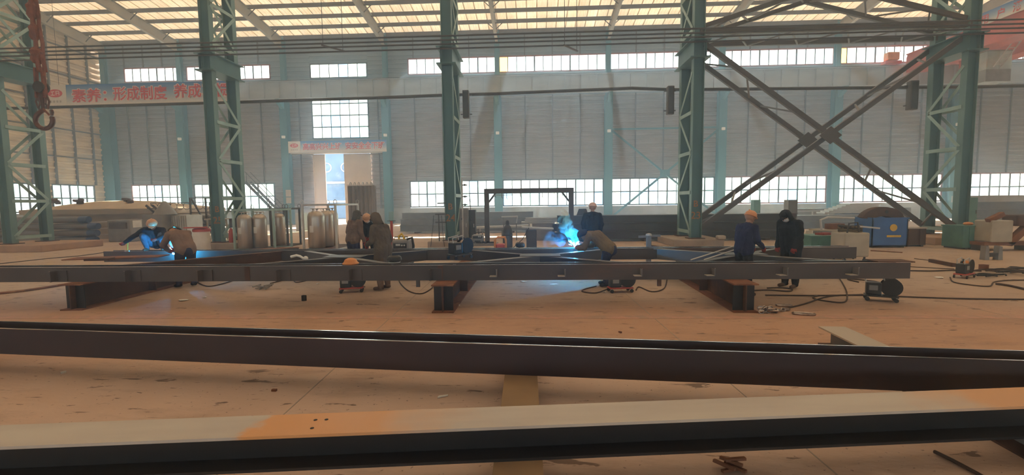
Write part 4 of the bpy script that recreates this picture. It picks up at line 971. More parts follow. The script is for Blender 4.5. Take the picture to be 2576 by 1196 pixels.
# ------------------------------------------------------------------ people
from mathutils import noise as mnoise
def capsule(p0, r0, p1, r1, n=12, k=4):
    p0 = Vector(p0); p1 = Vector(p1); d = p1 - p0; L = d.length
    if L < 1e-6: d = Vector((0,0,1)); L = 1e-6
    prof = [(r0*cos(a), r0*sin(a)) for a in [-pi/2 + (pi/2)*i/k for i in range(k+1)]] + [(r1*cos(a), L + r1*sin(a)) for a in [(pi/2)*i/k for i in range(k+1)]]
    prof = [(max(r, 1e-4), z) for r, z in prof]
    return MB().lathe(p0, prof, n, d.normalized())
def person(label, base, face, J, cloth, hand='skin', head='skin', legs='black_cloth', boots='boot_brown', hat=None, hatm='hat_tan', hood=None, mask=None, group=None, scale=1.0, grip=(True, True), extra=None, look=None, girth=1.0, apron=None):
    """J: joints (forward, right, up) relative to base; face: heading angle (0 = +X, 90 = away from camera)"""
    base = Vector(base); fv = Vector((cos(radians(face)), sin(radians(face)), 0)); rv = Vector((fv.y, -fv.x, 0))
    def wp(q): return base + (fv*q[0] + rv*q[1])*scale + Vector((0, 0, q[2]*scale))
    P = {k: wp(v) for k, v in J.items()}
    caps = []   # p0, r0, p1, r1, slot
    TOP, LEG, SKIN, HAND, BOOT = range(5)
    def cp(a, ra, b, rb, s): caps.append((Vector(a), ra*scale, Vector(b), rb*scale, s))
    g = girth; up = (P['neck'] - P['pelvis']).normalized(); sh = (P['shR'] - P['shL']).normalized(); fr = up.cross(sh).normalized()
    if fr.dot(fv) < 0: fr = -fr
    for s, h in (('L', 'hipL'), ('R', 'hipR')):
        side = -1 if s == 'L' else 1
        m = P['pelvis'].lerp(P['chest'], .55) + sh*side*.085*scale
        cp(P['pelvis'] + sh*side*.085*scale - up*.02, .135*g, m, .125*g, TOP); cp(m, .125*g, P['chest'] + sh*side*.10*scale, .125*g, TOP)
        cp(P['chest'] + sh*side*.10*scale, .12*g, P['sh' + s] - sh*side*.03*scale, .075*g, TOP)
        cp(P['neck'] - up*.02, .075, P['sh' + s], .072*g, TOP)
        cp(P['sh' + s], .078*g, P['el' + s], .062*g, TOP); cp(P['el' + s], .062*g, P['wr' + s], .047*g, TOP)
        cp(P['hip' + s], .105*g, P['kn' + s], .075*g, LEG); cp(P['kn' + s], .078*g, P['an' + s], .058*g, LEG)
        cp(P['pelvis'] + sh*side*.06*scale, .13*g, P['hip' + s], .11*g, LEG)
        t = P['toe' + s]; a = P['an' + s]
        cp(a, .055, a + Vector((0,0,-.03)), .052, BOOT); cp(a + Vector((0,0,-.045)) - (t - a)*.25, .045, t, .04, BOOT)
        # hand: palm, four unequal fingers, thumb
        w = P['wr' + s]; d = (w - P['el' + s]).normalized()
        if 'hd' + s in P: d = (P['hd' + s] - w).normalized()
        sd = d.cross(fr).normalized(); sd = sd if sd.length > .1 else sh
        pn = d.cross(sd).normalized()
        k = w + d*.085*scale
        cp(w, .036, k, .030, HAND); cp(w + d*.05*scale + sd*.022*scale, .024, k + sd*.026*scale, .022, HAND); cp(w + d*.05*scale - sd*.022*scale, .024, k - sd*.026*scale, .022, HAND)
        curl = .9 if grip[0 if s == 'L' else 1] else .35
        for i, (o, ln) in enumerate(((-.033, .062), (-.011, .072), (.011, .070), (.034, .055))):
            f0 = k + sd*o*1.1*scale; dd = (d*cos(curl*.5) + pn*sin(curl*.5)).normalized(); f1 = f0 + dd*ln*.55*scale
            d2 = (d*cos(curl*1.6) + pn*sin(curl*1.6)).normalized(); f2 = f1 + d2*ln*.6*scale
            cp(f0, .0125, f1, .0115, HAND); cp(f1, .0115, f2, .0095, HAND)
        th0 = w + d*.03*scale - sd*.03*scale; th1 = th0 + (d*.6 - sd*.7 + pn*.3).normalized()*.045*scale; th2 = th1 + (d*.8 - sd*.1 + pn*.5).normalized()*.035*scale
        cp(th0, .016, th1, .0135, HAND); cp(th1, .0135, th2, .011, HAND)
    cp(P['pelvis'], .14*g, P['chest'], .13*g, TOP); cp(P['chest'], .12*g, P['neck'], .07, TOP); cp(P['pelvis'] - up*.08*scale, .12*g, P['pelvis'], .13*g, LEG)
    cp(P['neck'], .058, P['head'] - (P['head'] - P['neck'])*.3, .055, SKIN)
    hu = (P['head'] - P['neck']).normalized(); hf = (Vector(look) if look else fv); hf = (hf - hu*hf.dot(hu)).normalized(); hr = hf.cross(hu).normalized(); hc = P['head']
    def hp(f, r, u): return hc + (hf*f + hr*r + hu*u)*scale
    cp(hp(-.025, 0, .035), .088, hp(.03, 0, .03), .078, SKIN); cp(hp(.02, 0, .0), .075, hp(.045, 0, -.075), .045, SKIN)    # skull, jaw
    for s in (-1, 1): cp(hp(-.0, s*.078, -.02), .018, hp(-.01, s*.083, .02), .02, SKIN); cp(hp(.085, s*.032, .012), .012, hp(.088, s*.02, .022), .008, SKIN)
    cp(hp(.098, 0, .012), .009, hp(.118, 0, -.022), .015, SKIN); cp(hp(.094, -.016, -.055), .010, hp(.094, .016, -.055), .010, SKIN); cp(hp(.08, 0, -.085), .022, hp(.075, 0, -.09), .02, SKIN)
    if apron:
        cp(P['pelvis'] + sh*.07, .15*g, (P['knL'] + P['knR'])/2 + sh*.05, .15*g, TOP); cp(P['pelvis'] - sh*.07, .15*g, (P['knL'] + P['knR'])/2 - sh*.05, .15*g, TOP)
    b = MB()
    for c in caps:
        q = capsule(*c[:4]); b.add(q.v, q.f)
    xs = [v for v in b.v]; me = b.mesh('person', 'skin')
    tmp = bpy.data.objects.new('tmp_body', me); COL.objects.link(tmp)
    md = tmp.modifiers.new('r', 'REMESH'); md.mode = 'VOXEL'; md.voxel_size = .0105
    sm = tmp.modifiers.new('s', 'SMOOTH'); sm.factor = .5; sm.iterations = 2
    dg = bpy.context.evaluated_depsgraph_get(); bm_ = bpy.data.meshes.new_from_object(tmp.evaluated_get(dg)); bpy.data.objects.remove(tmp); bpy.data.meshes.remove(me)
    import numpy as np
    n = len(bm_.vertices); co = np.empty(n*3); bm_.vertices.foreach_get('co', co); co = co.reshape(-1, 3)
    best = np.full(n, 1e9); slot = np.zeros(n, int)
    for p0, r0, p1, r1, s in caps:
        a_ = np.array(p0); d_ = np.array(p1 - p0); L2 = max(1e-9, d_ @ d_); t_ = np.clip(((co - a_) @ d_)/L2, 0, 1)
        dist = np.linalg.norm(co - a_ - t_[:, None]*d_, axis=1) - (r0 + (r1 - r0)*t_)
        u = dist < best; best[u] = dist[u]; slot[u] = s
    nr = np.empty(n*3); bm_.vertices.foreach_get('normal', nr); nr = nr.reshape(-1, 3)
    cl = slot <= 1; seed = base.x*3.1
    for i in np.nonzero(cl)[0]:
        p = co[i]; w_ = mnoise.noise(Vector((p[0]*9 + seed, p[1]*9, p[2]*7)))*.011 + mnoise.noise(Vector((p[0]*24, p[1]*24 + seed, p[2]*14)))*.005
        co[i] += nr[i]*w_
    bm_.vertices.foreach_set('co', co.ravel())
    bm_.materials.clear()
    for m in (cloth, legs, head, hand, boots): bm_.materials.append(MATS[m])
    mi = []
    for pl in bm_.polygons:
        vs = [slot[v] for v in pl.vertices]; mi.append(int(max(set(vs), key=vs.count)))
    bm_.polygons.foreach_set('material_index', mi); bm_.polygons.foreach_set('use_smooth', [True]*len(mi))
    for v in bm_.vertices: v.co -= base
    bm_.update(); bm_.name = 'person'
    ob = bpy.data.objects.new('person', bm_); COL.objects.link(ob); ob.location = base; ORG[ob] = base; tag(ob, label, 'person', group)
    Q = Matrix((hf, hr, hu)).transposed()
    def hlocal(mb):
        for v in mb.v: v.xyz = hc + Q @ (Vector(v)*scale)
        return mb
    for s in (-1, 1):
        if not mask == 'full': hlocal(MB().sphere((.088, s*.032, .002), .011, 6)).build('eye', 'rubber', ob, smooth=True)
    if hat == 'hard':
        m = MB().lathe((0, 0, .045), [(.122, 0), (.128, .012), (.118, .02), (.115, .05), (.098, .09), (.06, .118), (.002, .128)], 20)
        m.prism([(.09, -.085, .047), (.15, -.05, .044), (.165, 0, .043), (.15, .05, .044), (.09, .085, .047)], (0, 0, .012))
        m.cbox((.0, 0, .16), (.17, .022, .018)); hlocal(m).build('hard_hat', hatm, ob, smooth=True)
    elif hat == 'cap':
        m = MB().lathe((-.005, 0, .02), [(.104, 0), (.108, .03), (.104, .065), (.075, .10), (.002, .115)], 18)
        m.prism([(.08, -.07, .045), (.15, -.045, .03), (.165, 0, .028), (.15, .045, .03), (.08, .07, .045)], (0, 0, .01)); hlocal(m).build('cap', hatm, ob, smooth=True)
    elif hat == 'helmet':      # welding helmet pulled over the face
        m = MB()
        for i in range(11):
            a = radians(-105 + 210*i/10)
            for z, r in ((-.15, .085), (-.08, .125), (.02, .14), (.09, .125), (.13, .08)): m.v.append(Vector((.02 + r*cos(a), r*sin(a), z)))
        m.f = [(i*5 + j, (i+1)*5 + j, (i+1)*5 + j + 1, i*5 + j + 1) for i in range(10) for j in range(4)]; m.mi = [0]*len(m.f)
        o = hlocal(m).build('welding_helmet', hatm, ob, smooth=True); q = o.modifiers.new('solid', 'SOLIDIFY'); q.thickness = .008
        hlocal(MB().lathe((-.02, 0, .03), [(.11, 0), (.112, .04), (.09, .08), (.002, .105)], 16)).build('cap', 'cap_grey', ob, smooth=True)
    if hood:
        m = MB()
        for i in range(13):
            a = radians(55 + 250*i/12)
            for z, r in ((-.17, .115), (-.08, .108), (.02, .118), (.09, .108), (.135, .06)): m.v.append(Vector((-.005 + r*cos(a), r*sin(a), z)))
        m.f = [(i*5 + j, (i+1)*5 + j, (i+1)*5 + j + 1, i*5 + j + 1) for i in range(12) for j in range(4)]; m.mi = [0]*len(m.f)
        o = hlocal(m).build('hood', hood, ob, smooth=True); q = o.modifiers.new('solid', 'SOLIDIFY'); q.thickness = .01
    if mask and mask != 'full':
        m = MB()
        for i in range(7):
            a = radians(-60 + 120*i/6)
            for z, r in ((-.10, .075), (-.065, .105), (-.02, .112), (.0, .098)): m.v.append(Vector((.005 + r*cos(a), r*sin(a)*.85, z)))
        m.f = [(i*4 + j, (i+1)*4 + j, (i+1)*4 + j + 1, i*4 + j + 1) for i in range(6) for j in range(3)]; m.mi = [0]*len(m.f)
        o = hlocal(m).build('face_mask', mask, ob, smooth=True); q = o.modifiers.new('solid', 'SOLIDIFY'); q.thickness = .004
    return ob, P
def stand(lean=.03, armL=None, armR=None, stride=.0, headf=.06, headz=1.60):
    """standing joints: (forward, right, up)"""
    J = dict(pelvis=(0, 0, .96), chest=(lean, 0, 1.28), neck=(lean*1.6, 0, 1.47), head=(lean*1.6 + headf, 0, headz),
             shL=(lean*1.3, -.20, 1.42), shR=(lean*1.3, .20, 1.42), hipL=(0, -.10, .90), hipR=(0, .10, .90),
             knL=(.03 + stride, -.12, .50), knR=(.03 - stride, .12, .50), anL=(stride*1.4, -.12, .10), anR=(-stride*1.4, .12, .10),
             toeL=(stride*1.4 + .15, -.14, .045), toeR=(-stride*1.4 + .15, .14, .045))
    aL = armL or ((.02, -.25, 1.14), (.10, -.24, .90)); aR = armR or ((.02, .25, 1.14), (.10, .24, .90))
    J['elL'], J['wrL'] = aL[0], aL[1]; J['elR'], J['wrR'] = aR[0], aR[1]
    return J
crew = 'workers in the hall'
# 1 squatting man on the far beam, one arm on a hammer handle
sb = Vector((A(392, 640, 12.0).x, 12.0, .805))
J = dict(pelvis=(-.16, 0, .20), chest=(.05, -.02, .46), neck=(.17, -.03, .60), head=(.27, -.03, .70), shL=(.10, -.21, .55), shR=(.12, .18, .57),
         hipL=(-.12, -.11, .20), hipR=(-.12, .11, .20), knL=(.26, -.20, .42), knR=(.26, .20, .42), anL=(.05, -.17, .085), anR=(.05, .17, .085), toeL=(.2, -.20, .04), toeR=(.2, .20, .04),
         elL=(.33, -.30, .42), wrL=(.5, -.16, .34), elR=(.02, .44, .40), wrR=(.06, .62, .26))
person('squatting man in a dark jacket and tan hard hat on the far beam', sb, -62, J, 'black_cloth', hand='red_glove', legs='denim', hat='hard', hatm='hat_tan', group=crew)
hp_ = sb + Vector((-.52, -.30, 0)); h = thing('hammer', 'hammer with a yellow handle held upright by the squatting man', 'hammer', hp_)
MB().tube(hp_ + Vector((0, 0, .0)), hp_ + Vector((.03, .0, .26)), .017, 8).build('handle', 'yellow_paint', h)
MB().bevbox(hp_ + Vector((0, 0, .02)), (.13, .045, .045), .008).build('head', 'chrome_worn', h)
# 2 left welder bending over the far beam, back to the camera
p = G(484, 716)
J = dict(pelvis=(-.08, 0, .95), chest=(.12, 0, 1.21), neck=(.30, 0, 1.36), head=(.42, 0, 1.36), shL=(.22, -.21, 1.30), shR=(.22, .21, 1.30),
         hipL=(-.08, -.11, .89), hipR=(-.08, .11, .89), knL=(.02, -.14, .49), knR=(-.04, .13, .49), anL=(.0, -.15, .10), anR=(-.10, .14, .10), toeL=(.15, -.17, .045), toeR=(.06, .16, .045),
         elL=(.40, -.27, 1.04), wrL=(.56, -.12, .90), elR=(.42, .25, 1.04), wrR=(.60, .08, .90))
person('left welder in a mauve brown jacket bending over the far beam', (p.x + .1, 10.95, 0), 152, J, 'mauve_cloth', hand='red_glove', legs='navy_cloth', boots='black_cloth', hat='helmet', hatm='black_plastic', group=crew, girth=1.14, mask='full')
# 3a-c group of three
p = A(888, 600, 13.0)
person('man in a brown jacket seen from behind, left of the group of three', (p.x, 13.0, 0), 60, stand(.07, ((.06, -.27, 1.14), (.24, -.20, 1.0)), ((.04, .28, 1.14), (.16, .26, .92)), headf=.05, headz=1.62), 'brown_cloth', hand='red_glove', legs='navy_cloth', hat='cap', hatm='cap_grey', hood='cap_grey', group=crew, girth=1.15, scale=1.03)
p = A(929, 600, 13.5)
person('man in a tan hard hat facing the camera, middle of the group of three', (p.x, 13.5, 0), -80, stand(.10, ((.08, -.25, 1.12), (.28, -.12, 1.02)), ((.08, .25, 1.12), (.28, .10, 1.0)), headf=.10, headz=1.56), 'black_cloth', hand='red_glove', legs='black_cloth', hat='hard', hatm='hat_tan', mask='mask_white', group=crew)
p = A(966, 700, 10.45)
person('man in a long khaki work coat, right of the group of three', (p.x, p.y, 0), 158, stand(.06, ((.10, -.24, 1.14), (.30, -.16, 1.04)), ((.02, .27, 1.13), (.14, .22, .92)), headf=.08, headz=1.62), 'khaki_cloth', hand='red_glove', legs='brown_cloth', boots='boot_brown', hat='cap', hatm='cap_grey', hood='khaki_cloth', mask='mask_white', group=crew, girth=1.1, apron=True, scale=1.02)
# 4 man further back
p = A(1490, 560, 15.0)
person('man in a dark jacket and pink hard hat standing behind the middle welder', (p.x, 15.0, 0), 75, stand(.02, ((-.02, -.28, 1.16), (.08, -.24, .93)), ((-.02, .28, 1.16), (.08, .22, .93)), headf=.03, headz=1.62), 'black_cloth', hand='skin', legs='black_cloth', hat='hard', hatm='hat_pink', group=crew, scale=1.09)
# 5 middle welder bending left over the far beam
p = G(1515, 724)
J = dict(pelvis=(-.10, 0, .90), chest=(.20, 0, 1.17), neck=(.40, 0, 1.22), head=(.53, 0, 1.17), shL=(.30, -.20, 1.18), shR=(.30, .20, 1.18),
         hipL=(-.10, -.11, .83), hipR=(-.10, .11, .83), knL=(-.03, -.14, .47), knR=(.10, .13, .48), anL=(-.14, -.14, .10), anR=(.02, .14, .10), toeL=(.02, -.16, .045), toeR=(.18, .16, .045),
         elL=(.40, -.26, .90), wrL=(.58, -.16, .88), elR=(.42, .26, .92), wrR=(.64, .10, .90))
person('middle welder in an olive jacket bending left beside the blue smoke', (p.x + .08, 10.85, 0), 150, J, 'olive_cloth', hand='red_glove', legs='navy_cloth', boots='black_cloth', hat='helmet', hatm='navy_cloth', group=crew, girth=1.1, mask='full')
# 6, 7 two men at the right
p = A(1872, 600, 9.7)
person('man in a navy jacket and orange hard hat looking right beside the right trestle', (p.x, 9.7, 0), 20, stand(.05, ((.06, -.24, 1.15), (.24, -.10, 1.0)), ((.10, .25, 1.15), (.30, .18, 1.02)), headf=.05, headz=1.60), 'navy_cloth', hand='red_glove', legs='black_cloth', hat='hard', hatm='hat_orange', group=crew, scale=1.0)
p = G(1987, 724)
person('man in a dark padded jacket and black cap facing left', (p.x, p.y, 0), 205, stand(.06, ((.12, -.28, 1.14), (.22, -.24, .93)), ((-.02, .30, 1.14), (.04, .30, .90)), headf=.10, headz=1.58), 'black_cloth', hand='red_glove', legs='black_cloth', boots='boot_brown', hat='cap', hatm='black_cloth', hood='black_cloth', mask='mask_white', group=crew, girth=1.22, scale=1.02)

# ------------------------------------------------------------------ welding arcs, smoke, torches
def arc(p, e, label, size=.02, col=(.02, .46, 1.0)):
    t = thing('welding_arc', label, 'welding arc', p)
    m = bpy.data.materials.get('arc_light')
    if not m:
        m = bpy.data.materials.new('arc_light'); m.use_nodes = True; b_ = m.node_tree.nodes['Principled BSDF']
        b_.inputs['Emission Color'].default_value = (.55, .85, 1, 1); b_.inputs['Emission Strength'].default_value = 60; MATS['arc_light'] = m
    MB().sphere(p, size, 8, (1, 1, 1.3)).build('arc_core', 'arc_light', t, smooth=True)
    ld = bpy.data.lights.new('arc_glow', 'POINT'); ld.energy = e; ld.color = col; ld.shadow_soft_size = size*1.2
    lo = bpy.data.objects.new('arc_glow', ld); COL.objects.link(lo); lo.parent = t; lo.location = (0, 0, size*2)
    rr = random.Random(int(e)); sp = MB()
    for i in range(14):
        a = rr.uniform(0, 2*pi); d = Vector((cos(a), sin(a)*.6, rr.uniform(.2, 1.3)))*rr.uniform(.05, .16); sp.tube(p + d*.5, p + d, .0022, 4)
    sp.build('spark', 'arc_light', t, kind='stuff')
    return t
arc1 = A(449, 641, 11.7); arc1.y = 11.62; arc(arc1, 110, 'bright blue welding arc on the far beam beside the left welder')
arc2 = Vector((A(1447, 616, 11.6).x, 11.72, .86)); arc(arc2, 125, 'bright blue welding arc on the far beam in front of the middle welder')
def torch(p, q, label):
    t = thing('welding_torch', label, 'welding torch', p)
    d = (q - p).normalized()
    MB().tube(p, p + d*.10, .010, 8).build('nozzle', 'chrome_worn', t); MB().path([p + d*.10, p + d*.2 + Vector((0,0,.02)), q], .018, 8).build('handle', 'black_plastic', t)
torch(arc1 + Vector((.02, -.02, .03)), arc1 + Vector((.22, -.32, .22)), 'welding torch held by the left welder')
torch(arc2 + Vector((.02, -.01, .02)), arc2 + Vector((.30, -.30, .08)), 'welding torch held by the middle welder')
def smoke(pts, label, dens, col):
    m = bpy.data.materials.new('weld_smoke'); m.use_nodes = True; nt = m.node_tree; nt.nodes.remove(nt.nodes['Principled BSDF'])
    v = nd(nt, 'ShaderNodeVolumeScatter'); v.inputs['Color'].default_value = (*col, 1); v.inputs['Density'].default_value = dens; v.inputs['Anisotropy'].default_value = .0
    tc = nd(nt, 'ShaderNodeTexCoord'); no = nd(nt, 'ShaderNodeTexNoise'); no.inputs['Scale'].default_value = 6; no.inputs['Detail'].default_value = 4; no.inputs['Distortion'].default_value = .8; nt.links.new(tc.outputs['Object'], no.inputs[0])
    mr = nd(nt, 'ShaderNodeMapRange'); mr.inputs['From Min'].default_value = .42; mr.inputs['From Max'].default_value = .72; mr.inputs['To Max'].default_value = dens
    nt.links.new(no.outputs['Fac'], mr.inputs[0]); nt.links.new(mr.outputs[0], v.inputs['Density'])
    nt.links.new(v.outputs[0], nt.nodes['Material Output'].inputs['Volume'])
    b = MB()
    for p, r in pts:
        q = MB().sphere(p, r, 8, (1, .8, 1.15)); b.add(q.v, q.f)
    me = b.mesh('weld_smoke', None); t = bpy.data.objects.new('t', me); COL.objects.link(t)
    r_ = t.modifiers.new('r', 'REMESH'); r_.mode = 'VOXEL'; r_.voxel_size = .035; s_ = t.modifiers.new('s', 'SMOOTH'); s_.iterations = 6
    m2 = bpy.data.meshes.new_from_object(t.evaluated_get(bpy.context.evaluated_depsgraph_get())); bpy.data.objects.remove(t)
    o0 = pts[0][0]
    for v_ in m2.vertices: v_.co -= o0
    m2.materials.clear(); m2.materials.append(m); ob = bpy.data.objects.new('weld_smoke', m2); COL.objects.link(ob); ob.location = o0; tag(ob, label, 'smoke', kind='stuff')
def sp_(px, py, r, Y=11.85): return (A(px, py, Y), r)
smoke([sp_(1450, 612, .10), sp_(1440, 600, .14), sp_(1432, 582, .15), sp_(1430, 565, .14), sp_(1425, 548, .12), sp_(1418, 532, .11), sp_(1447, 590, .13), sp_(1415, 575, .12), sp_(1410, 555, .10)], 'blue lit smoke plume rising from the middle welding arc', 16.0, (.25, .68, 1))
smoke([sp_(1410, 605, .16), sp_(1385, 600, .17), sp_(1375, 612, .12)], 'thin blue smoke drifting left of the middle welding arc', 4.0, (.25, .6, 1))
smoke([sp_(447, 634, .09, 11.5), sp_(440, 622, .11, 11.5), sp_(434, 610, .10, 11.5), sp_(452, 618, .08, 11.5)], 'blue lit smoke at the left welding arc', 14.0, (.25, .65, 1))

# ------------------------------------------------------------------ gas bottles in racks
def dewar(p, r, h, label, group):
    c = thing('gas_bottle', label, 'gas bottle', p, group)
    MB().lathe(p, [(r*.94, 0), (r, .03), (r, h*.80), (r*.97, h*.84), (r*.8, h*.90), (r*.45, h*.94), (.002, h*.945)], 22).build('tank', 'bottle_grey', c, smooth=True)
    MB().torus(p + Vector((0, 0, h)), r*.62, .018, n=20, k=6).build('guard_ring', 'galvanised', c, smooth=True)
    for i in range(3):
        a = 2.1*i + .5; MB().tube(p + Vector((r*.62*cos(a), r*.62*sin(a), h*.88)), p + Vector((r*.62*cos(a), r*.62*sin(a), h)), .014, 6).build('guard_post', 'galvanised', c)
    for i in range(3):
        a = 2.1*i + 1.3; q = p + Vector((r*.3*cos(a), r*.3*sin(a), h*.93))
        v = MB().tube(q, q + Vector((0, 0, .09)), .016, 8).build('valve', 'chrome_worn', c)
        MB().lathe(q + Vector((0, 0, .08)), [(.012, 0), (.04, .005), (.04, .02), (.012, .025)], 10).build('valve_wheel', 'frame_dark', v)
    MB().box((p.x - r*.35, p.y - r - .004, h*.45), (p.x + r*.1, p.y - r*.93, h*.62)).build('data_label', 'white_plastic', c)
    return c
g1 = 'gas bottles in the left rack'
for k, (px, py, r, y) in enumerate(((618, 620, .30, 20.1), (656, 620, .30, 20.5), (703, 612, .29, 21.9))):
    x = A(px, py, y).x; dewar(Vector((x, y, .06)), r, 1.62, ('leftmost large steel gas bottle in the left rack next to column B 25', 'middle large steel gas bottle in the left rack', 'rightmost large steel gas bottle in the left rack below the small stair')[k], g1)
def rack(x0, x1, y0, y1_, h, label, m='galvanised', bars=True):
    c = thing('bottle_rack', label, 'rack', ((x0+x1)/2, (y0+y1_)/2, 0), 'gas bottle racks')
    for x in (x0, x1):
        for y in (y0, y1_):
            po = MB().box((x - .04, y - .04, 0), (x + .04, y + .04, h)).build('post', m, c)
            MB().path([(x - .07, y, h), (x - .07, y, h + .12), (x, y, h + .17), (x + .07, y, h + .12), (x + .07, y, h)], .014, 6).build('lifting_eye', m, po)
    for z in (.03, h - .05):
        for y in (y0, y1_): MB().bar((x0, y, z), (x1, y, z), .06, .08).build('rail', m, c)
        for x in (x0, x1): MB().bar((x, y0, z), (x, y1_, z), .06, .08).build('rail', m, c)
    MB().box((x0, y0, .0), (x1, y1_, .045)).build('floor_plate', 'rust_web', c)
    return c
def X(px, py, y): return A(px, py, y).x
rack(X(590, 600, 19.6), X(640, 600, 19.6) + .9, 19.6, 21.0, 1.83, 'steel rack around the left gas bottles next to column B 25', 'teal_light')
rack(X(683, 600, 21.3), X(724, 600, 21.3), 21.3, 22.5, 1.85, 'small dark rack around the rightmost bottle of the left row', 'frame_dark')
g2 = 'gas bottles in the right rack'
for k, (px, y, r) in enumerate(((797, 20.0, .36), (822, 20.75, .30), (836, 21.4, .30))):
    dewar(Vector((X(px, 600, y), y, .08)), r, 1.72, ('front large steel gas bottle in the right rack left of the three workers', 'second steel gas bottle in the right rack', 'rearmost steel gas bottle in the right rack')[k], g2)
rack(X(764, 600, 19.4), X(815, 600, 19.4) + .55, 19.4, 21.9, 2.02, 'pale steel rack around the right gas bottles left of the three workers', 'galvanised')
ibeam_up('steel_offcut', (X(655, 620, 18.6), 17.9), (X(742, 615, 18.6), 18.9), .45, .22, 0, 'short rusty I-beam lying in front of the left gas bottle rack', 'rust', 'rust_web', 'rust')

# finned vaporizer tower
vx0, vx1, vy = X(876, 500, 29.0), X(938, 500, 29.0), 29.0
vp = thing('gas_vaporizer', 'tall finned gas vaporizer tower standing before the half open door', 'vaporizer', ((vx0+vx1)/2, vy, 0))
nx = 6; dx = (vx1 - vx0)/nx
for j in range(3):
    for i in range(nx):
        x, y = vx0 + dx*(i + .5), vy + .3*j
        f = MB(); f.tube((x, y, .3), (x, y, 3.2), .035, 8)
        for a in range(4):
            d = Vector((cos(a*pi/2 + pi/4), sin(a*pi/2 + pi/4), 0)); f.bar(Vector((x, y, .4)) + d*.085, Vector((x, y, 3.12)) + d*.085, .012, .14, up=d)
        f.build('finned_tube', 'aluminium', vp)
for i in range(nx):
    x = vx0 + dx*(i + .5); MB().path([(x, vy, 3.2)] + [(x, vy + .15 - .15*cos(t), 3.2 + .16*sin(t)) for t in [pi*k/6 for k in range(1, 6)]] + [(x, vy + .3, 3.2)], .022, 6).build('return_bend', 'machine_grey', vp)
MB().box((vx0, vy - .12, .2), (vx1, vy + .72, .3)).box((vx0, vy - .1, 3.14), (vx1, vy - .06, 3.2)).build('base_frame', 'galvanised', vp)
for x in (vx0 + .08, vx1 - .08):
    for y in (vy, vy + .6): MB().box((x - .05, y - .05, 0), (x + .05, y + .05, .2)).build('leg', 'galvanised', vp)

# ------------------------------------------------------------------ middle ground equipment
def welder_machine(p, w, d, h, label, cart=True):
    c = thing('welding_machine', label, 'welding machine', p)
    z = .16 if cart else 0
    MB().bevbox(p + Vector((0, 0, z + h/2)), (w, d, h), .05).build('casing', 'machine_grey', c)
    MB().bevbox(p + Vector((0, -d/2 - .005, z + h*.72)), (w*.8, .02, h*.3), .008).build('control_panel', 'black_plastic', c)
    MB().box((p.x - w*.25, p.y - d/2 - .02, z + h*.76), (p.x + w*.02, p.y - d/2 - .014, z + h*.84)).build('display', 'galvanised', c)
    for s in (.12, .26): MB().lathe(p + Vector((w*s, -d/2 - .012, z + h*.78)), [(.025, 0), (.022, .03)], 12, (0, -1, 0)).build('knob', 'galvanised', c)
    MB().bevbox(p + Vector((0, -d/2 - .006, z + h*.25)), (w*.5, .02, h*.16), .01).build('socket_plate', 'black_plastic', c)
    MB().path([p + Vector((-w*.42, -d*.3, z + h)), p + Vector((-w*.4, -d*.3, z + h + .08)), p + Vector((w*.4, -d*.3, z + h + .08)), p + Vector((w*.42, -d*.3, z + h))], .018, 6).build('handle', 'black_plastic', c)
    if cart:
        for x in (-w*.4, w*.4):
            for y in (-d*.38, d*.38): MB().lathe(p + Vector((x - .02, y, .08)), [(.02, 0), (.08, 0), (.08, .04), (.02, .04)], 14, (1, 0, 0)).build('wheel', 'rubber', c)
        MB().box((p.x - w/2, p.y - d/2, .14), (p.x + w/2, p.y + d/2, .17)).build('cart', 'frame_dark', c)
    return c
wx = X(1014, 600, 14.2)
c = welder_machine(Vector((wx, 14.2, 0)), .52, .7, .72, 'grey welding machine on a cart right of the three workers')
MB().path([(wx + .2, 13.9, .9), (wx + .36, 13.9, .95), (wx + .40, 13.9, .7), (wx + .36, 13.9, .35)], .04, 8).build('cable', 'rubber', c)
MB().path([(wx - .06, 14.0, .89), (wx - .08, 14.0, .98), (wx + .02, 14.0, 1.06), (wx + .08, 14.0, .96), (wx + .1, 14.0, .89)], .035, 7).build('torch_holder', 'yellow_paint', c, label='yellow torch holder on top')
rx = X(986, 600, 15.0); c = thing('marker_post', 'red post with a teal box on top right of the three workers', 'post', (rx, 15.0, 0))
MB().tube((rx, 15, .02), (rx, 15, 1.42), .045, 10).build('pole', 'red_paint', c); MB().lathe((rx, 15, 0), [(.16, 0), (.16, .02), (.05, .04)], 14).build('base', 'red_paint', c)
MB().bevbox((rx, 15, 1.58), (.15, .1, .3), .015).build('head_box', 'teal_light', c); MB().tube((rx - .14, 15, 1.42), (rx + .14, 15, 1.42), .012, 6).build('crossbar', 'frame_dark', c)
for k, (px0, px1, py, h, m) in enumerate(((1155, 1177, 518, 1.72, 'machine_grey'), (1179, 1196, 521, 1.65, 'frame_dark'))):
    y = 21.3 + .4*k; x0, x1 = X(px0, 560, y), X(px1, 560, y)
    c = thing('control_cabinet', ('tall grey control cabinet at the foot of column B 24', 'tall dark control cabinet behind the grey one at column B 24')[k], 'cabinet', ((x0+x1)/2, y, .33), 'control cabinets at column B 24')
    MB().bevbox(((x0+x1)/2, y + .2, h/2 + .165), (x1 - x0, .4, h - .33), .02).build('body', m, c)
    d_ = MB().bevbox(((x0+x1)/2, y - .01, h/2 + .165), (x1 - x0 - .05, .02, h - .45), .006).build('door', m, c); MB().box((x1 - .09, y - .05, h*.5), (x1 - .06, y - .02, h*.6)).build('handle', 'galvanised', d_)
    MB().lathe(((x0+x1)/2 - .05, y - .02, h*.72), [(.05, 0), (.05, .02), (.03, .03)], 12, (0, -1, 0)).build('gauge', 'black_plastic', c)
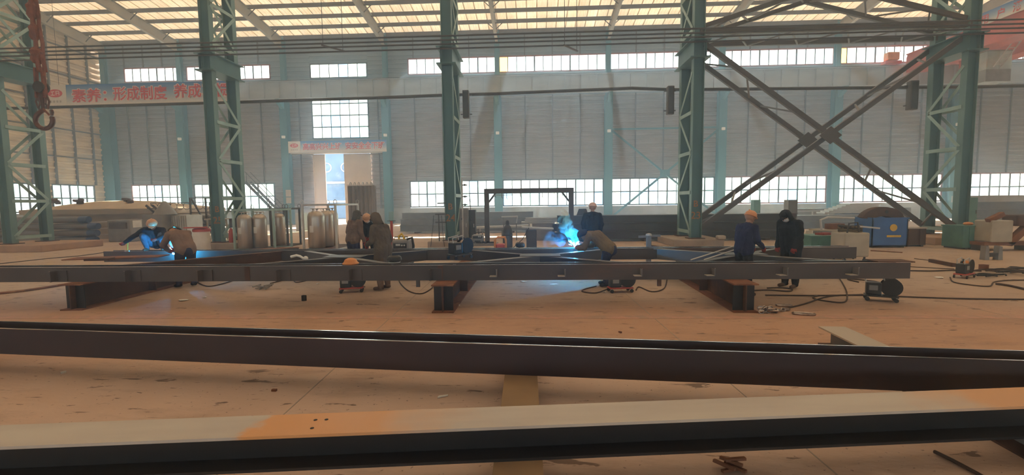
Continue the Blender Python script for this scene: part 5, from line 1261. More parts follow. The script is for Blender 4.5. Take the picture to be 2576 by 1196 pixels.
c = thing('gas_regulator', 'thin standpipe with valves and gauges on the right side of column B 24', 'standpipe', (X(1163, 560, 20.0), 20.0, .32))
rx = X(1163, 500, 20.0)
MB().tube((rx, 20.0, .32), (rx, 20.0, 3.0), .03, 8).build('pipe', 'galvanised', c)
for z in (2.25, 1.9, 2.75):
    MB().bar((rx, 20.0, z), (rx + .22, 20.0, z), .05, .05).build('valve_arm', 'frame_dark', c); MB().lathe((rx + .12, 19.97, z), [(.05, 0), (.05, .04)], 12, (0, -1, 0)).build('gauge', 'frame_dark', c)
MB().path([(rx + .15, 20, 2.25), (rx + .3, 20, 2.3), (rx + .36, 20, 2.0), (rx + .34, 20, 1.6)], .014, 6).build('hose', 'rubber', c)
c = thing('gas_regulator', 'valves and hanging hoses on a stand at the left side of column B 24', 'standpipe', (X(1108, 560, 20.0), 20.0, 0))
rx = X(1104, 560, 20.0)
MB().tube((rx, 20, 0), (rx, 20, 1.5), .025, 8).build('pipe', 'frame_dark', c)
for z in (1.5, 1.15): MB().bar((rx - .15, 20, z), (rx + .35, 20, z), .06, .05).build('valve_arm', 'frame_dark', c)
MB().bar((X(1100, 505, 20), 20, 1.98), (X(1120, 505, 20), 20, 1.98), .05, .05).build('valve_arm', 'frame_dark', c)
for s in (-.2, .15, .3): MB().path([(rx + s, 19.9, 1.45), (rx + s*1.2, 19.85, .9), (rx + s*1.7, 19.8, .1)], .012, 5).build('hose', 'rubber', c)
# portal frame
x0, x1 = X(1226, 600, 21.6), X(1437, 600, 21.6); pf = thing('portal_frame', 'rusty brown steel portal frame standing behind the blue smoke', 'frame', ((x0+x1)/2, 21.6, 0)); zt = 2.62
for x in (x0, x1): MB().box((x - .11, 21.5, 0), (x + .11, 21.7, zt)).build('upright', 'steel_mill', pf)
MB().box((x0 - .11, 21.48, zt - .22), (x1 + .11, 21.72, zt)).build('crossbeam', 'steel_mill', pf)
for x, s in ((x0, 1), (x1, -1)): MB().bar((x + s*.1, 21.6, zt - .62), (x + s*.42, 21.6, zt - .2), .07, .08).build('knee_brace', 'steel_mill', pf)
for i, f in enumerate((.1, .18, .24, .4, .66, .8, .9)):
    x = x0 + (x1 - x0)*f; MB().path([(x, 21.55, zt - .22), (x, 21.55, zt - .36 - .05*(i % 3)), (x + .05, 21.55, zt - .40 - .05*(i % 3))], .014, 5).build('hook', 'frame_dark', pf)
MB().tube((x0 + .3, 21.55, zt - .3), (x0 + 1.3, 21.55, zt - .3), .015, 6).build('hanging_rail', 'galvanised', pf)
# gas cylinder
p = Vector((X(1277, 600, 15.4), 15.4, 0)); c = thing('gas_cylinder', 'dark grey gas cylinder standing left of the blue smoke', 'gas cylinder', p)
MB().lathe(p, [(.155, 0), (.165, .03), (.165, 1.02), (.15, 1.12), (.10, 1.20), (.055, 1.24), (.05, 1.27)], 22).build('body', 'bottle_dark', c, smooth=True)
MB().lathe(p + Vector((0, 0, 1.25)), [(.06, 0), (.065, .03), (.05, .12), (.02, .14)], 14).build('valve_cap', 'frame_dark', c, smooth=True)
for z in (.18, .9): MB().torus(p + Vector((0, 0, z)), .168, .012, n=20, k=5).build('ring', 'rubber', c)
# low table with vise, drum, orange frame machine left of the cylinder
tx0, tx1 = X(1175, 610, 16.0), X(1250, 610, 16.0)
c = thing('work_table', 'low dark work table with tools left of the gas cylinder', 'table', ((tx0+tx1)/2, 16.2, 0))
MB().box((tx0, 15.8, .5), (tx1, 16.6, .56)).build('tabletop', 'steel_grey', c)
for x in (tx0 + .06, tx1 - .06):
    for y in (15.86, 16.54): MB().box((x - .03, y - .03, 0), (x + .03, y + .03, .5)).build('leg', 'steel_mill', c)
MB().lathe((tx0 - .25, 15.75, .17), [(.002, 0), (.17, 0), (.17, .03), (.16, .45), (.002, .45)], 20, (0, 1, 0)).build('drum', 'beige_paint', smooth=True, label='round pale drum lying against the footing of column B 24', cat='drum')
for v in ('a',):
    b = MB(); q = Vector((tx1 - .35, 16.1, .56))
    for i in range(5): b.cbox(q + Vector((-.12*i + .2, .05*(i % 2), .03)), (.22, .06, .06), .7*i, 0, .2*(i % 2))
    b.build('hand_tools', 'frame_dark', label='dark hand tools lying on the low work table', cat='tools')
c = welder_machine(Vector((tx0 + .35, 16.3, .56)), .4, .35, .3, 'small dark power unit on the low work table', cart=False)
mx = X(1259, 610, 14.4); c = thing('engine_pump', 'small red machine in an orange tube frame left of the gas cylinder', 'machine', (mx, 14.4, 0))
for y in (14.2, 14.6): MB().path([(mx - .17, y, .0), (mx - .17, y, .82), (mx - .10, y, .9), (mx + .14, y, .9), (mx + .17, y, .8), (mx + .17, y, .0)], .02, 7).build('tube_frame', 'orange_paint', c)
MB().bevbox((mx, 14.4, .45), (.28, .34, .5), .04).build('engine', 'red_paint', c); MB().bevbox((mx, 14.38, .2), (.32, .4, .2), .03).build('crankcase', 'frame_dark', c)
MB().lathe((mx - .02, 14.2, .42), [(.1, 0), (.1, .05), (.03, .06)], 16, (0, -1, 0)).build('flywheel', 'machine_grey', c)

# ------------------------------------------------------------------ stacked steel
def stack(name, label, x0, x1, y0, rows, nrow, w, h, z0=.12, m='steel_grey', group=None, jag=0.0, cat='beam', seed=1):
    rr = random.Random(seed)
    for k in range(rows):
        for j in range(nrow):
            a, b_ = x0 + rr.uniform(0, jag)*(1 + (k == 0)) - (jag*.6 if k < rows - 1 else 0), x1 + rr.uniform(-jag, jag)
            c = thing(name, ('front', 'second', 'rear')[j] + ' steel beam in the ' + (('lower', 'upper') if rows == 2 else ('bottom', 'middle', 'top'))[k] + ' layer of the ' + label, cat, ((a+b_)/2, y0 + j*(w + .04) + w/2, z0 + k*(h + .03)), group); yy_ = y0 + j*(w + .04) + w/2; z = z0 + k*(h + .03)
            MB().box((a, yy_ - w/2, z), (b_, yy_ + w/2, z + .03)).build('bottom_flange', m, c); MB().box((a, yy_ - w/2, z + h - .03), (b_, yy_ + w/2, z + h)).build('top_flange', m, c)
            MB().box((a, yy_ - .012, z + .03), (b_, yy_ + .012, z + h - .03)).build('web', m, c)
    for i in range(4):
        x = x0 + (x1 - x0)*(i + .5)/4; MB().box((x - .1, y0, 0), (x + .1, y0 + nrow*(w + .04), z0)).build('sleeper', 'rust_web', label=('leftmost', 'second', 'third', 'rightmost')[i] + ' sleeper under the ' + label, cat='sleeper')
stack('stacked_beam', 'dark stack behind the right workers', X(1400, 560, 22.9), X(2010, 560, 22.9), 22.9, 3, 3, .36, .38, .08, 'steel_mill', 'steel beams in the right hand stack', .35)
stack('stacked_beam', 'hazy stack below the middle windows', X(1005, 560, 30), X(1330, 560, 30), 30.0, 3, 3, .4, .40, .1, 'steel_grey', 'steel beams in the hazy middle stack', .3, seed=2)
stack('stacked_beam', 'low stack under the right windows', X(1985, 560, 31), X(2260, 560, 31), 31.0, 2, 3, .4, .40, .05, 'steel_grey', 'steel beams in the right low stack', .3, seed=3)
stack('stacked_beam', 'stack at the right picture edge', X(2420, 560, 33), X(2660, 560, 33), 33.0, 3, 2, .4, .50, .05, 'steel_grey', 'steel beams in the right edge stack', .3, seed=4)
# pale plates and bars beside the right stack
for k, (pxa, pxb, py, y) in enumerate(((1322, 1408, 543, 24.2), (1320, 1400, 551, 24.2), (1312, 1395, 560, 24.2))):
    p0, p1 = A(pxa, py, y), A(pxb, py, y); p0.z = p1.z = 1.12 - .10*k; MB().bar(p0, p1, .5 + .06*k, .09).build('flat_bar', 'galvanised', label=('topmost', 'middle', 'lowest')[k] + ' of three pale flat bars stacked left of the big beam stack', cat='flat bar', group='pale flat bars')
MB().box((X(1330, 560, 24), 23.7, 0), (X(1395, 560, 24), 24.7, .87)).build('bar_trestle', 'machine_grey', label='grey box trestle carrying the pale flat bars', cat='trestle')
p0, p1 = A(1195, 573, 25.5), A(1395, 566, 25.5); c = thing('roller_table', 'long low pale table behind the portal frame', 'table', ((p0.x+p1.x)/2, 25.5, 0))
MB().bar(p0, p1, .7, .1).build('tabletop', 'galvanised', c)
for f in (.05, .35, .65, .95):
    q = p0.lerp(p1, f); MB().box((q.x - .05, 25.2, 0), (q.x + .05, 25.8, q.z - .05)).build('leg', 'steel_grey', c)
c = thing('steel_bench', 'pale bent frame bench behind the gas cylinder', 'bench', A(1280, 560, 24.0))
q0, q1, q2 = A(1262, 546, 24), A(1302, 545, 24), A(1299, 562, 24)
MB().bar(q0, q1, .4, .06).build('bench_top', 'galvanised', c); MB().bar(q1, q2, .05, .05).build('leg', 'galvanised', c); MB().bar((q0.x + .1, 24, 0), (q0.x + .1, 24, q0.z), .05, .05).build('leg', 'steel_grey', c); MB().bar((q2.x, 24, 0), q2, .05, .05).build('leg', 'steel_grey', c)
bx_ = X(1337, 590, 19.0); c = thing('vise_stand', 'dark pedestal stand with a pale plate on top left of the blue smoke', 'stand', (bx_, 19.0, 0))
MB().bevbox((bx_, 19, .42), (.42, .4, .84), .03).build('pedestal', 'frame_dark', c); MB().cbox((bx_ + .25, 19, .92), (1.3, .5, .05), 0, 0, .06).build('plate', 'galvanised', c); MB().bevbox((bx_ - .02, 18.9, 1.02), (.1, .1, .16), .02).build('clamp', 'white_plastic', c)
MB().path([(bx_ - .1, 18.7, .95), (bx_ - .35, 18.6, .5), (bx_ - .8, 18.5, .1), (bx_ - 1.0, 18.5, .03)], .015, 6).build('cord', 'rubber', c)
# bench vice / pipe stand behind far beam
bx_ = X(1632, 600, 13.2); c = thing('pipe_stand', 'grey pipe stand with a clamp arm behind the far beam right of the middle welder', 'stand', (bx_, 13.2, 0))
MB().bevbox((bx_, 13.2, .5), (.13, .13, 1.0), .02).build('post', 'steel_grey', c); MB().bar((bx_ - .28, 13.2, .97), (bx_ + .32, 13.2, 1.0), .05, .06).build('clamp_arm', 'steel_grey', c); MB().lathe((bx_, 13.2, 1.0), [(.09, 0), (.08, .05), (.02, .07)], 14).build('cap', 'galvanised', c); MB().box((bx_ - .25, 12.95, 0), (bx_ + .25, 13.45, .02)).build('base', 'steel_mill', c)
ibeam_up('steel_offcut', (X(1655, 612, 17.2), 18.6), (X(1700, 618, 17.2), 16.8), .4, .28, 0, 'short beam offcut with a dusty top left of the column B 23 footing', 'dusty_brown', 'rust_web', 'rust')
MB().bevbox((7.9, 19.9, .40), (.35, .3, .16), .05).build('sack', 'dusty_steel', smooth=True, label='pale sack lying on the footing of column B 23', cat='sack')

# ------------------------------------------------------------------ left background: platform, pipes, bins, stairs
y = 27.5; xL = X(60, 550, y); xR = X(415, 550, y)
c = thing('tank_platform', 'long tan walled platform with a dusty tarpaulin mound behind the left workers', 'platform', ((xL+xR)/2, y + 2, 0))
MB().box((xL, y, 0), (xR, y + 5, 1.55)).build('wall', 'tank_wall', c)
MB().box((xL, y - .25, 1.55), (xR + .3, y + 5.2, 1.85)).build('slab', 'tank_wall', c)
b = MB(); nu, nv = 26, 8; vs = []
for i in range(nu + 1):
    for j in range(nv + 1):
        u, v = i/nu, j/nv; hgt = .55*(sin(pi*min(1, max(0, u)))**.6)*(sin(pi*v)**.7) + .05*mnoise.noise(Vector((u*9, v*4, 1)))
        vs.append((xL + (xR - xL)*u, y - .1 + 5*v, 1.85 + max(0, hgt)))
b.add(vs, [(i*(nv+1)+j, (i+1)*(nv+1)+j, (i+1)*(nv+1)+j+1, i*(nv+1)+j+1) for i in range(nu) for j in range(nv)]); b.build('tarpaulin', 'tarp_tan', c, smooth=True)
for k, (px, s) in enumerate(((150, .35), (215, .4), (328, .4))):
    p = A(px, 500, y + 1.2); b = MB(); rr = random.Random(k)
    for i in range(4): b.cbox((p.x + rr.uniform(-.2, .2), y + .9 + rr.uniform(-.1, .1), 2.28 + .06*i), (s*rr.uniform(.6, 1), .25, .14), rr.uniform(0, 3), .2)
    b.build('lumber_scrap', 'rust_web', label=('leftmost', 'middle', 'rightmost')[k] + ' dark lump of scrap lying on the tarpaulin mound', cat='scrap', group='scrap on the tarpaulin')
# pipe bundles with blue ends, separated by sticks
y = 24.6; pxL = X(60, 560, y); k = 0
for row, (zc, nn_, xe) in enumerate(((.17, 3, 242), (.55, 3, 240), (.93, 2, 238), (1.3, 2, 226))):
    for j in range(nn_):
        x1_ = X(xe - 8*j, 580, y + .42*j) + (.12*((row + j) % 3))
        c = thing('steel_pipe', ('front', 'second', 'rear')[j] + ' blue capped steel pipe in the ' + ('lowest', 'second', 'third', 'topmost')[row] + ' layer of the left pile', 'pipe', (x1_ - 3, y + .42*j, zc - .17), 'steel pipes in the left pile')
        MB().tube((x1_ - 7.5, y + .42*j, zc), (x1_ - .5, y + .42*j, zc), .165, 16).build('barrel', 'steel_grey', c, smooth=True)
        MB().tube((x1_ - .5, y + .42*j, zc), (x1_, y + .42*j, zc), .175, 16).build('end_cap', 'blue_pipe', c, smooth=True)
    if row: 
        MB().bar((x1_ - 1.6, y - .5, zc - .20), (x1_ + .5, y + 1.6, zc - .17), .09, .05).build('spacer_bar', 'galvanised', label=('lowest', 'middle', 'topmost')[row - 1] + ' pale spacer bar between the layers of the left pipe pile', cat='bar', group='spacer bars in the pipe pile')
# electrical box
p = Vector((X(318, 590, 25.5), 25.5, 0)); c = thing('transformer_box', 'grey steel transformer box in front of the tan platform', 'box', p)
MB().bevbox(p + Vector((0, 0, .62)), (1.35, .9, 1.24), .04).build('casing', 'machine_grey', c); MB().box((p.x - .55, p.y - .47, .75), (p.x + .5, p.y - .45, 1.1)).build('louvre_panel', 'frame_dark', c); MB().box((p.x + .66, p.y - .3, .8), (p.x + .7, p.y + .3, 1.2)).build('side_plate', 'white_plastic', c)
for i in range(4): MB().box((p.x - .5, p.y - .49, .79 + .08*i), (p.x + .45, p.y - .465, .82 + .08*i)).build('louvre', 'machine_grey', c)
# hopper bin and ribbed panel
p = Vector((X(401, 560, 24.0), 24.0, 0)); c = thing('hopper_bin', 'grey steel bin with a pointed heap beside the ribbed pale panel', 'bin', p)
MB().box((p.x - .6, 23.6, 0), (p.x + .5, 24.8, 1.55)).build('bin_body', 'machine_grey', c)
b = MB(); b.lathe((p.x + .2, 24.2, 1.55), [(.55, 0), (.4, .25), (.16, .6), (.13, .66), (.02, .72)], 16); b.build('cone', 'machine_grey', c, smooth=True)
x0, x1 = X(431, 570, 24.3), X(474, 570, 24.3); c = thing('ribbed_container', 'pale ribbed sheet container beside the grey bin', 'container', ((x0+x1)/2, 24.3, 0))
MB().box((x0, 24.2, 0), (x1, 25.4, 1.5)).build('body', 'galvanised', c)
for i in range(8): MB().box((x0 + (x1-x0)*(i + .3)/8, 24.15, .05), (x0 + (x1-x0)*(i + .65)/8, 24.21, 1.45)).build('rib', 'galvanised', c)
# steel platform with stair rails
y = 26.6; x0, x1 = X(478, 560, y), X(560, 560, y)
c = thing('access_platform', 'dark steel access platform with railings and a sloping stair behind column B 25', 'platform', ((x0+x1)/2, y, 0))
MB().box((x0, y, .75), (x1, y + 1.4, .82)).build('deck', 'steel_mill', c)
for x in (x0 + .05, (x0+x1)/2, x1 - .05):
    for yy_ in (y + .05, y + 1.35): MB().box((x - .04, yy_ - .04, 0), (x + .04, yy_ + .04, 2.45)).build('post', 'steel_mill', c)
for z in (1.6, 2.45):
    for yy_ in (y + .05, y + 1.35): MB().bar((x0, yy_, z), (x1, yy_, z), .05, .05).build('rail', 'steel_mill', c)
for s in (0, .5):
    MB().bar((x0 - 2.0 + s*.1, y - .3 - s, 2.05), (x0 + .3, y - .3 - s, .1), .06, .12).build('stringer', 'steel_mill', c)
for i in range(6): 
    f = (i + .5)/6; MB().box((x0 - 2.0 + 2.3*f - .1, y - .8, 2.02 - 1.95*f), (x0 - 2.0 + 2.3*f + .1, y - .3, 2.06 - 1.95*f)).build('tread', 'steel_mill', c)
MB().bar((x0 + .25, y - .1, 2.4), (x0 + 1.5, y - .1, .1), .07, .07).build('diagonal_brace', 'frame_dark', c)
MB().bevbox(((x0+x1)/2 - .2, y + .7, 1.15), (1.5, .9, .6), .1).build('drum_housing', 'machine_grey', c)
# scroll railing along the platform top
c = thing('scroll_railing', 'thin railing with round loops in front of the left windows', 'railing', (X(430, 520, 28), 28, 0)); x0, x1 = X(380, 520, 28), X(560, 520, 28)
for z in (1.5, 2.2): MB().tube((x0, 28, z), (x1, 28, z), .02, 6).build('rail', 'frame_dark', c)
n = 11
for i in range(n + 1):
    x = x0 + (x1 - x0)*i/n
    if i < n: MB().torus((x + (x1-x0)/n/2, 28, 1.97), .21, .014, (0, 1, 0), 16, 5).build('loop', 'frame_dark', c)
    if i % 3 == 0: MB().tube((x, 28, 0), (x, 28, 2.2), .022, 6).build('post', 'frame_dark', c)
# rolled goods and shelf left of column 25
y = 22.5; x0, x1 = X(515, 580, y), X(556, 580, y); c = thing('parts_trestle', 'pale trestle shelf with parts left of column B 25', 'shelf', ((x0+x1)/2, y, 0))
MB().box((x0, y, 1.28), (x1, y + .7, 1.33)).build('top', 'beige_paint', c)
for x in (x0 + .1, x1 - .1): MB().bar((x, y + .1, 0), (x, y + .1, 1.28), .06, .06).build('leg', 'beige_paint', c); MB().bar((x, y + .6, 0), (x, y + .6, 1.28), .06, .06).build('leg', 'beige_paint', c)
MB().bar((x0 + .1, y + .1, .1), (x1 - .1, y + .1, 1.2), .05, .05).build('brace', 'beige_paint', c)
for z in (.35, .8): MB().box((x0, y, z), (x1, y + .7, z + .03)).build('shelf_board', 'galvanised', c)
p = Vector((X(508, 600, 19.0), 19.0, 0)); c = thing('paint_drum', 'pale drum with red lid behind the left welder', 'drum', p)
MB().lathe(p, [(.3, 0), (.31, .02), (.3, .4), (.31, .42), (.3, .9)], 20).build('barrel', 'white_plastic', c, smooth=True); MB().lathe(p + Vector((0, 0, .9)), [(.33, 0), (.33, .1), (.25, .14), (.02, .15)], 20).build('lid', 'red_paint', c, smooth=True)
MB().cbox((p.x - .1, 18.8, 1.08), (.8, .3, .05), .2).build('red_cloth', 'red_paint', label='red cloth draped over the pale drum behind the left welder', cat='cloth')
c = thing('fire_extinguisher', 'red extinguisher standing at the right foot of column B 25', 'extinguisher', (-13.2, 20.2, .32))
MB().lathe((-13.6, 20.2, .32), [(.1, 0), (.11, .02), (.11, .5), (.06, .6), (.03, .66)], 16).build('body', 'red_paint', c, smooth=True); MB().bar((-13.68, 20.2, 1.0), (-13.5, 20.2, 1.02), .03, .04).build('handle', 'frame_dark', c); MB().bevbox((-13.6, 20.4, 1.2), (.3, .2, .4), .03).build('bracket', 'frame_dark', c)
# stair against the left windows
ya = 42.0; p0 = A(617, 458, ya); p1 = A(690, 530, ya); c = thing('steel_stair', 'narrow steel stair with handrails sloping down in front of the left windows', 'stair', (p1.x, ya, 0))
p1.z = 0.1; p0x = p0.x
for s in (0, .8):
    MB().bar((p0.x, ya + s, p0.z), (p1.x + 1.2, ya + s, .1), .08, .22).build('stringer', 'steel_mill', c); MB().bar((p0.x, ya + s, p0.z + .95), (p1.x + 1.2, ya + s, 1.05), .05, .05).build('handrail', 'steel_mill', c)
for i in range(15):
    f = (i + .5)/15; x = p0.x + (p1.x + 1.2 - p0.x)*f; z = p0.z + (.1 - p0.z)*f; MB().box((x - .14, ya, z - .02), (x + .14, ya + .8, z + .02)).build('tread', 'steel_grey', c)
    if i % 4 == 0: MB().bar((x, ya, z), (x, ya, z + .95), .04, .04).build('baluster', 'steel_mill', c)
# notices on the wall column, boards
for k, (px, py0, py1) in enumerate(((725, 478, 495), (726, 497, 512))):
    p = A(px, py0, D - .8); q = A(px, py1, D - .8); MB().box((p.x - .25, D - .82, q.z), (p.x + .25, D - .79, p.z)).build('notice_board', 'beige_paint', label=('upper', 'lower')[k] + ' pale notice on the blue wall column left of the door', cat='notice', group='notices on the wall column')
for k, (px0, px1, py0, py1, y) in enumerate(((743, 757, 536, 564, 34), (762, 772, 536, 562, 34.5))):
    p = A(px0, py0, y); q = A(px1, py1, y); MB().box((p.x, y, 0), (q.x, y + .1, p.z)).build('cardboard_sheet', 'galvanised', label=('wider', 'narrower')[k] + ' pale sheet standing on the floor left of the right bottle rack', cat='sheet', group='pale sheets left of the rack')
# ------------------------------------------------------------------ right side
p = Vector((X(2238, 600, 19.0), 19.0, 0)); c = thing('scrap_bin', 'blue steel bin with a yellow emblem and a yellow bar at the cross bracing', 'bin', p); w = 1.36; h = 1.2
x0, x1 = p.x - w/2, p.x + w/2
MB().box((x0, 19, .05), (x1, 19.04, h)).box((x0, 20, .05), (x1, 20.04, h)).box((x0, 19, .05), (x0 + .04, 20.04, h)).box((x1 - .04, 19, .05), (x1, 20.04, h)).box((x0, 19, .05), (x1, 20.04, .1)).build('bin_body', 'blue_paint', c)
MB().box((x0 - .03, 18.97, h - .06), (x1 + .03, 19.0, h)).build('rim', 'blue_paint', c); MB().lathe((p.x + .12, 18.99, .8), [(.14, 0), (.14, .01)], 20, (0, -1, 0)).build('emblem', 'yellow_paint', c, label='round faded yellow emblem'); MB().box((p.x - .12, 18.985, .42), (p.x + .42, 18.999, .5)).build('mark', 'yellow_paint', c, label='faded yellow bar')
for x in (x0 + .1, x1 - .1): MB().box((x - .06, 19.1, 0), (x + .06, 19.9, .05)).build('skid', 'frame_dark', c)
b = MB(); n = 14; cx, cz = p.x - .05, 1.0
arc_pts = []
for i in range(n + 1):
    a = radians(20 + 140*i/n); arc_pts.append((cx + .85*cos(a), 19.3, cz + .62*sin(a)))
for i in range(n, -1, -1):
    a = radians(20 + 140*i/n); arc_pts.append((cx + .45*cos(a), 19.3, cz + .25*sin(a)))
c = thing('steel_segment', 'rusty curved steel segment lying on top of the blue bin', 'steel segment', (cx, 19.4, 1.2))
vs = arc_pts; m_ = len(vs); bb = MB()
for i in range(n): bb.add([vs[i], vs[i+1], vs[m_-2-i], vs[m_-1-i]] + [(q[0], q[1] + .35, q[2]) for q in (vs[i], vs[i+1], vs[m_-2-i], vs[m_-1-i])], [(0,1,2,3),(7,6,5,4),(0,4,5,1),(1,5,6,2),(2,6,7,3),(3,7,4,0)])
bb.build('plate', 'rust_web', c); MB().lathe((cx + .1, 19.29, 1.42), [(.07, 0), (.07, .01)], 14, (0, -1, 0)).build('hole', 'rubber', c)
def crate(px, y, w, d, h, m, label, cat='crate', lidm=None, name='steel_crate'):
    x = X(px, 600, y); c = thing(name, label, cat, (x, y, 0))
    MB().box((x - w/2, y, .06), (x + w/2, y + d, h)).build('body', m, c); MB().box((x - w/2 - .03, y - .03, h), (x + w/2 + .03, y + d + .03, h + .05)).build('rim', lidm or m, c)
    for s in (-.35, .35): MB().box((x + s*w - .05, y, 0), (x + s*w + .05, y + d, .06)).build('skid', 'frame_dark', c)
    for s in (-.25, .25): MB().box((x + s*w - .02, y - .02, .06), (x + s*w + .02, y, h)).build('rib', m, c)
    return x
x = crate(2300, 19.4, .9, .8, .72, 'rust_web', 'rust red steel crate right of the blue bin', lidm='dusty_steel')
x = crate(2085, 15.6, 1.1, .9, .72, 'green_paint', 'low green steel crate right of the black capped worker')
MB().cbox((x + .1, 16.0, .80), (.5, .3, .07), .4).build('welding_glove', 'red_glove', label='red glove lying on the green crate right of the black capped worker', cat='glove')
# machine with hanging cloth
x = X(2160, 600, 14.6); c = thing('welding_cart', 'dusty beige equipment cart piled with dark cables at the right end of the frame', 'cart', (x, 14.6, 0))
MB().bevbox((x, 15.0, .55), (.75, .7, .75), .04).build('casing', 'beige_paint', c)
for s in (-.3, .3):
    MB().tube((x + s, 14.75, .18), (x + s, 14.75, 0.04), .03, 8).build('leg', 'frame_dark', c); MB().tube((x + s, 15.25, .18), (x + s, 15.25, 0.04), .03, 8).build('leg', 'frame_dark', c); MB().lathe((x + s - .02, 14.75, .06), [(.06, 0), (.06, .04)], 12, (1, 0, 0)).build('wheel', 'rubber', c)
for i in range(6): 
    rr = random.Random(40 + i); MB().path([(x + .32*cos(t + i), 15.0 + .22*sin(t + i), .96 + .03*i + .02*sin(2*t)) for t in [k*.5 for k in range(13)]], .035, 6).build('coiled_cable', 'rubber' if i % 2 else 'olive_cloth', c)
MB().bar((x + .1, 14.8, 1.12), (x + .75, 14.8, 1.05), .04, .05).build('bar', 'galvanised', c)
MB().path([(x - .35, 14.6, .93), (x - .3, 14.6, 1.22), (x - .05, 14.6, 1.25), (x, 14.6, .95)], .025, 6).build('handle', 'frame_dark', c)
x = X(2105, 590, 17.5); c = thing('work_bench', 'pale topped bench with rusty parts behind the green crate', 'bench', (x, 17.5, 0))
MB().box((x - .6, 17.5, .78), (x + .7, 18.2, .84)).build('top', 'beige_paint', c); MB().box((x - .5, 17.55, .3), (x + .6, 18.1, .78)).build('cupboard', 'machine_grey', c)
for s in (-.5, .6): MB().box((x + s - .04, 17.55, 0), (x + s + .04, 18.1, .3)).build('leg', 'frame_dark', c)
MB().path([(x - .55, 17.5, .84), (x - .6, 17.5, 1.2), (x - .35, 17.5, 1.3), (x + .6, 17.5, 1.26)], .04, 7).build('pipe_rail', 'galvanised', c); MB().cbox((x + .1, 17.8, .95), (.6, .3, .2), .3).build('part', 'rust', c)
p = A(2035, 590, 17); MB().lathe((p.x, 17, 0), [(.42, 0), (.42, .6), (.45, .62), (.45, .68), (.3, .7), (.12, .75), (.1, .85)], 20).build('cable_drum', 'beige_paint', smooth=True, label='low beige drum right of the black capped worker', cat='drum')
# grey sheets stack, thin pale sheets
for i in range(7):
    p0 = A(2110 + 6*i, 552 - 7*i, 32 + .2*i); p1 = A(2205 + 4*i, 552 - 7*i, 32 + .2*i); MB().bar((p0.x, 34, .96 + .10*i), (p1.x, 34, .96 + .10*i), 1.0, .10).build('metal_sheet', 'galvanised', label=('lowest', 'second lowest', 'third lowest', 'middle', 'third from top', 'second from top', 'topmost')[i] + ' thin pale sheet in the pile left of the rightmost column', cat='sheet', group='thin sheets in the right pile')
MB().box((A(2110, 560, 34).x, 33.5, 0), (A(2230, 560, 34).x, 34.5, .92)).build('sheet_trestle', 'blue_pipe', label='dark blue trestle under the pile of thin pale sheets', cat='trestle')
for i in range(5):
    p0 = A(2425, 514 + 4*i, 36); MB().bar((p0.x, 36.5, 1.60 + .1*i), (p0.x + 8, 36.5, 1.60 + .1*i), 1.2, .10).build('metal_sheet', 'galvanised', label=('lowest', 'second lowest', 'middle', 'second from top', 'topmost')[i] + ' thin pale sheet in the pile at the right picture edge', cat='sheet', group='thin sheets at the right edge')
MB().box((A(2425, 560, 36).x, 36, 0), (A(2425, 560, 36).x + 8, 37, 1.55)).build('sheet_trestle', 'steel_grey', label='grey trestle under the thin sheets at the right picture edge', cat='trestle')
for k, (px, y0p, y1p, y, m) in enumerate(((2447, 497, 560, 26, 'green_paint'), (1905, 503, 530, 30, 'green_paint'), (1995, 503, 555, 24.0, 'machine_grey'))):
    p = A(px, y0p, y); w = (24, 16, 22)[k]*y/F
    c = thing('power_cabinet', ('tall green power cabinet right of the rightmost column', 'small green power cabinet on the wall behind the orange hat', 'tall grey power cabinet behind the black capped worker')[k], 'cabinet', (p.x, y, 0), 'power cabinets')
    MB().bevbox((p.x, y + .2, p.z/2), (w, .45, p.z), .02).build('body', m, c); d_ = MB().bevbox((p.x, y - .03, p.z/2), (w - .08, .02, p.z - .15), .006).build('door', m, c); MB().box((p.x + w*.3, y - .07, p.z*.55), (p.x + w*.36, y - .04, p.z*.65)).build('handle', 'frame_dark', d_)
x = crate(2455, 18.2, .95, .9, .85, 'green_paint', 'green steel crate with an orange part on top at the right picture edge')
MB().lathe((x + .05, 18.6, .9), [(.12, 0), (.16, .05), (.12, .1), (.02, .12)], 14).build('float', 'orange_paint', smooth=True, label='bright orange part lying on the right green crate', cat='part')
x = X(2525, 590, 17.5); c = thing('press_machine', 'beige machine with red steel arms at the right picture edge', 'machine', (x, 17.5, 0))
MB().bevbox((x, 17.9, .72), (.75, .7, .8), .04).build('casing', 'beige_paint', c); MB().box((x - .55, 17.6, .2), (x + 1.4, 18.2, .32)).build('base_rail', 'rust', c)
MB().bar((x - .4, 17.7, 1.1), (x + .1, 17.7, 1.35), .18, .16).build('arm', 'rust', c); MB().bar((x + .35, 17.7, .25), (x + 1.1, 17.7, 1.0), .2, .22).build('arm', 'rust', c); MB().bevbox((x + .9, 17.9, 1.1), (.7, .6, .4), .05).build('head', 'rust_web', c)
for s in (-.45, 1.1): MB().box((x + s - .07, 17.65, 0), (x + s + .07, 18.15, .2)).build('foot', 'frame_dark', c)
p = G(2500, 655); c = thing('saddle_stand', 'small H-shaped steel stand on the floor at right', 'stand', p)
for s in (-.2, .2): MB().prism([(p.x + s - .07, p.y, .0), (p.x + s + .07, p.y, 0), (p.x + s + .04, p.y, .42), (p.x + s - .05, p.y, .45)], (0, .18, 0)).build('upright', 'machine_grey', c)
MB().box((p.x - .2, p.y + .02, .1), (p.x + .2, p.y + .16, .22)).build('crosspiece', 'frame_dark', c)
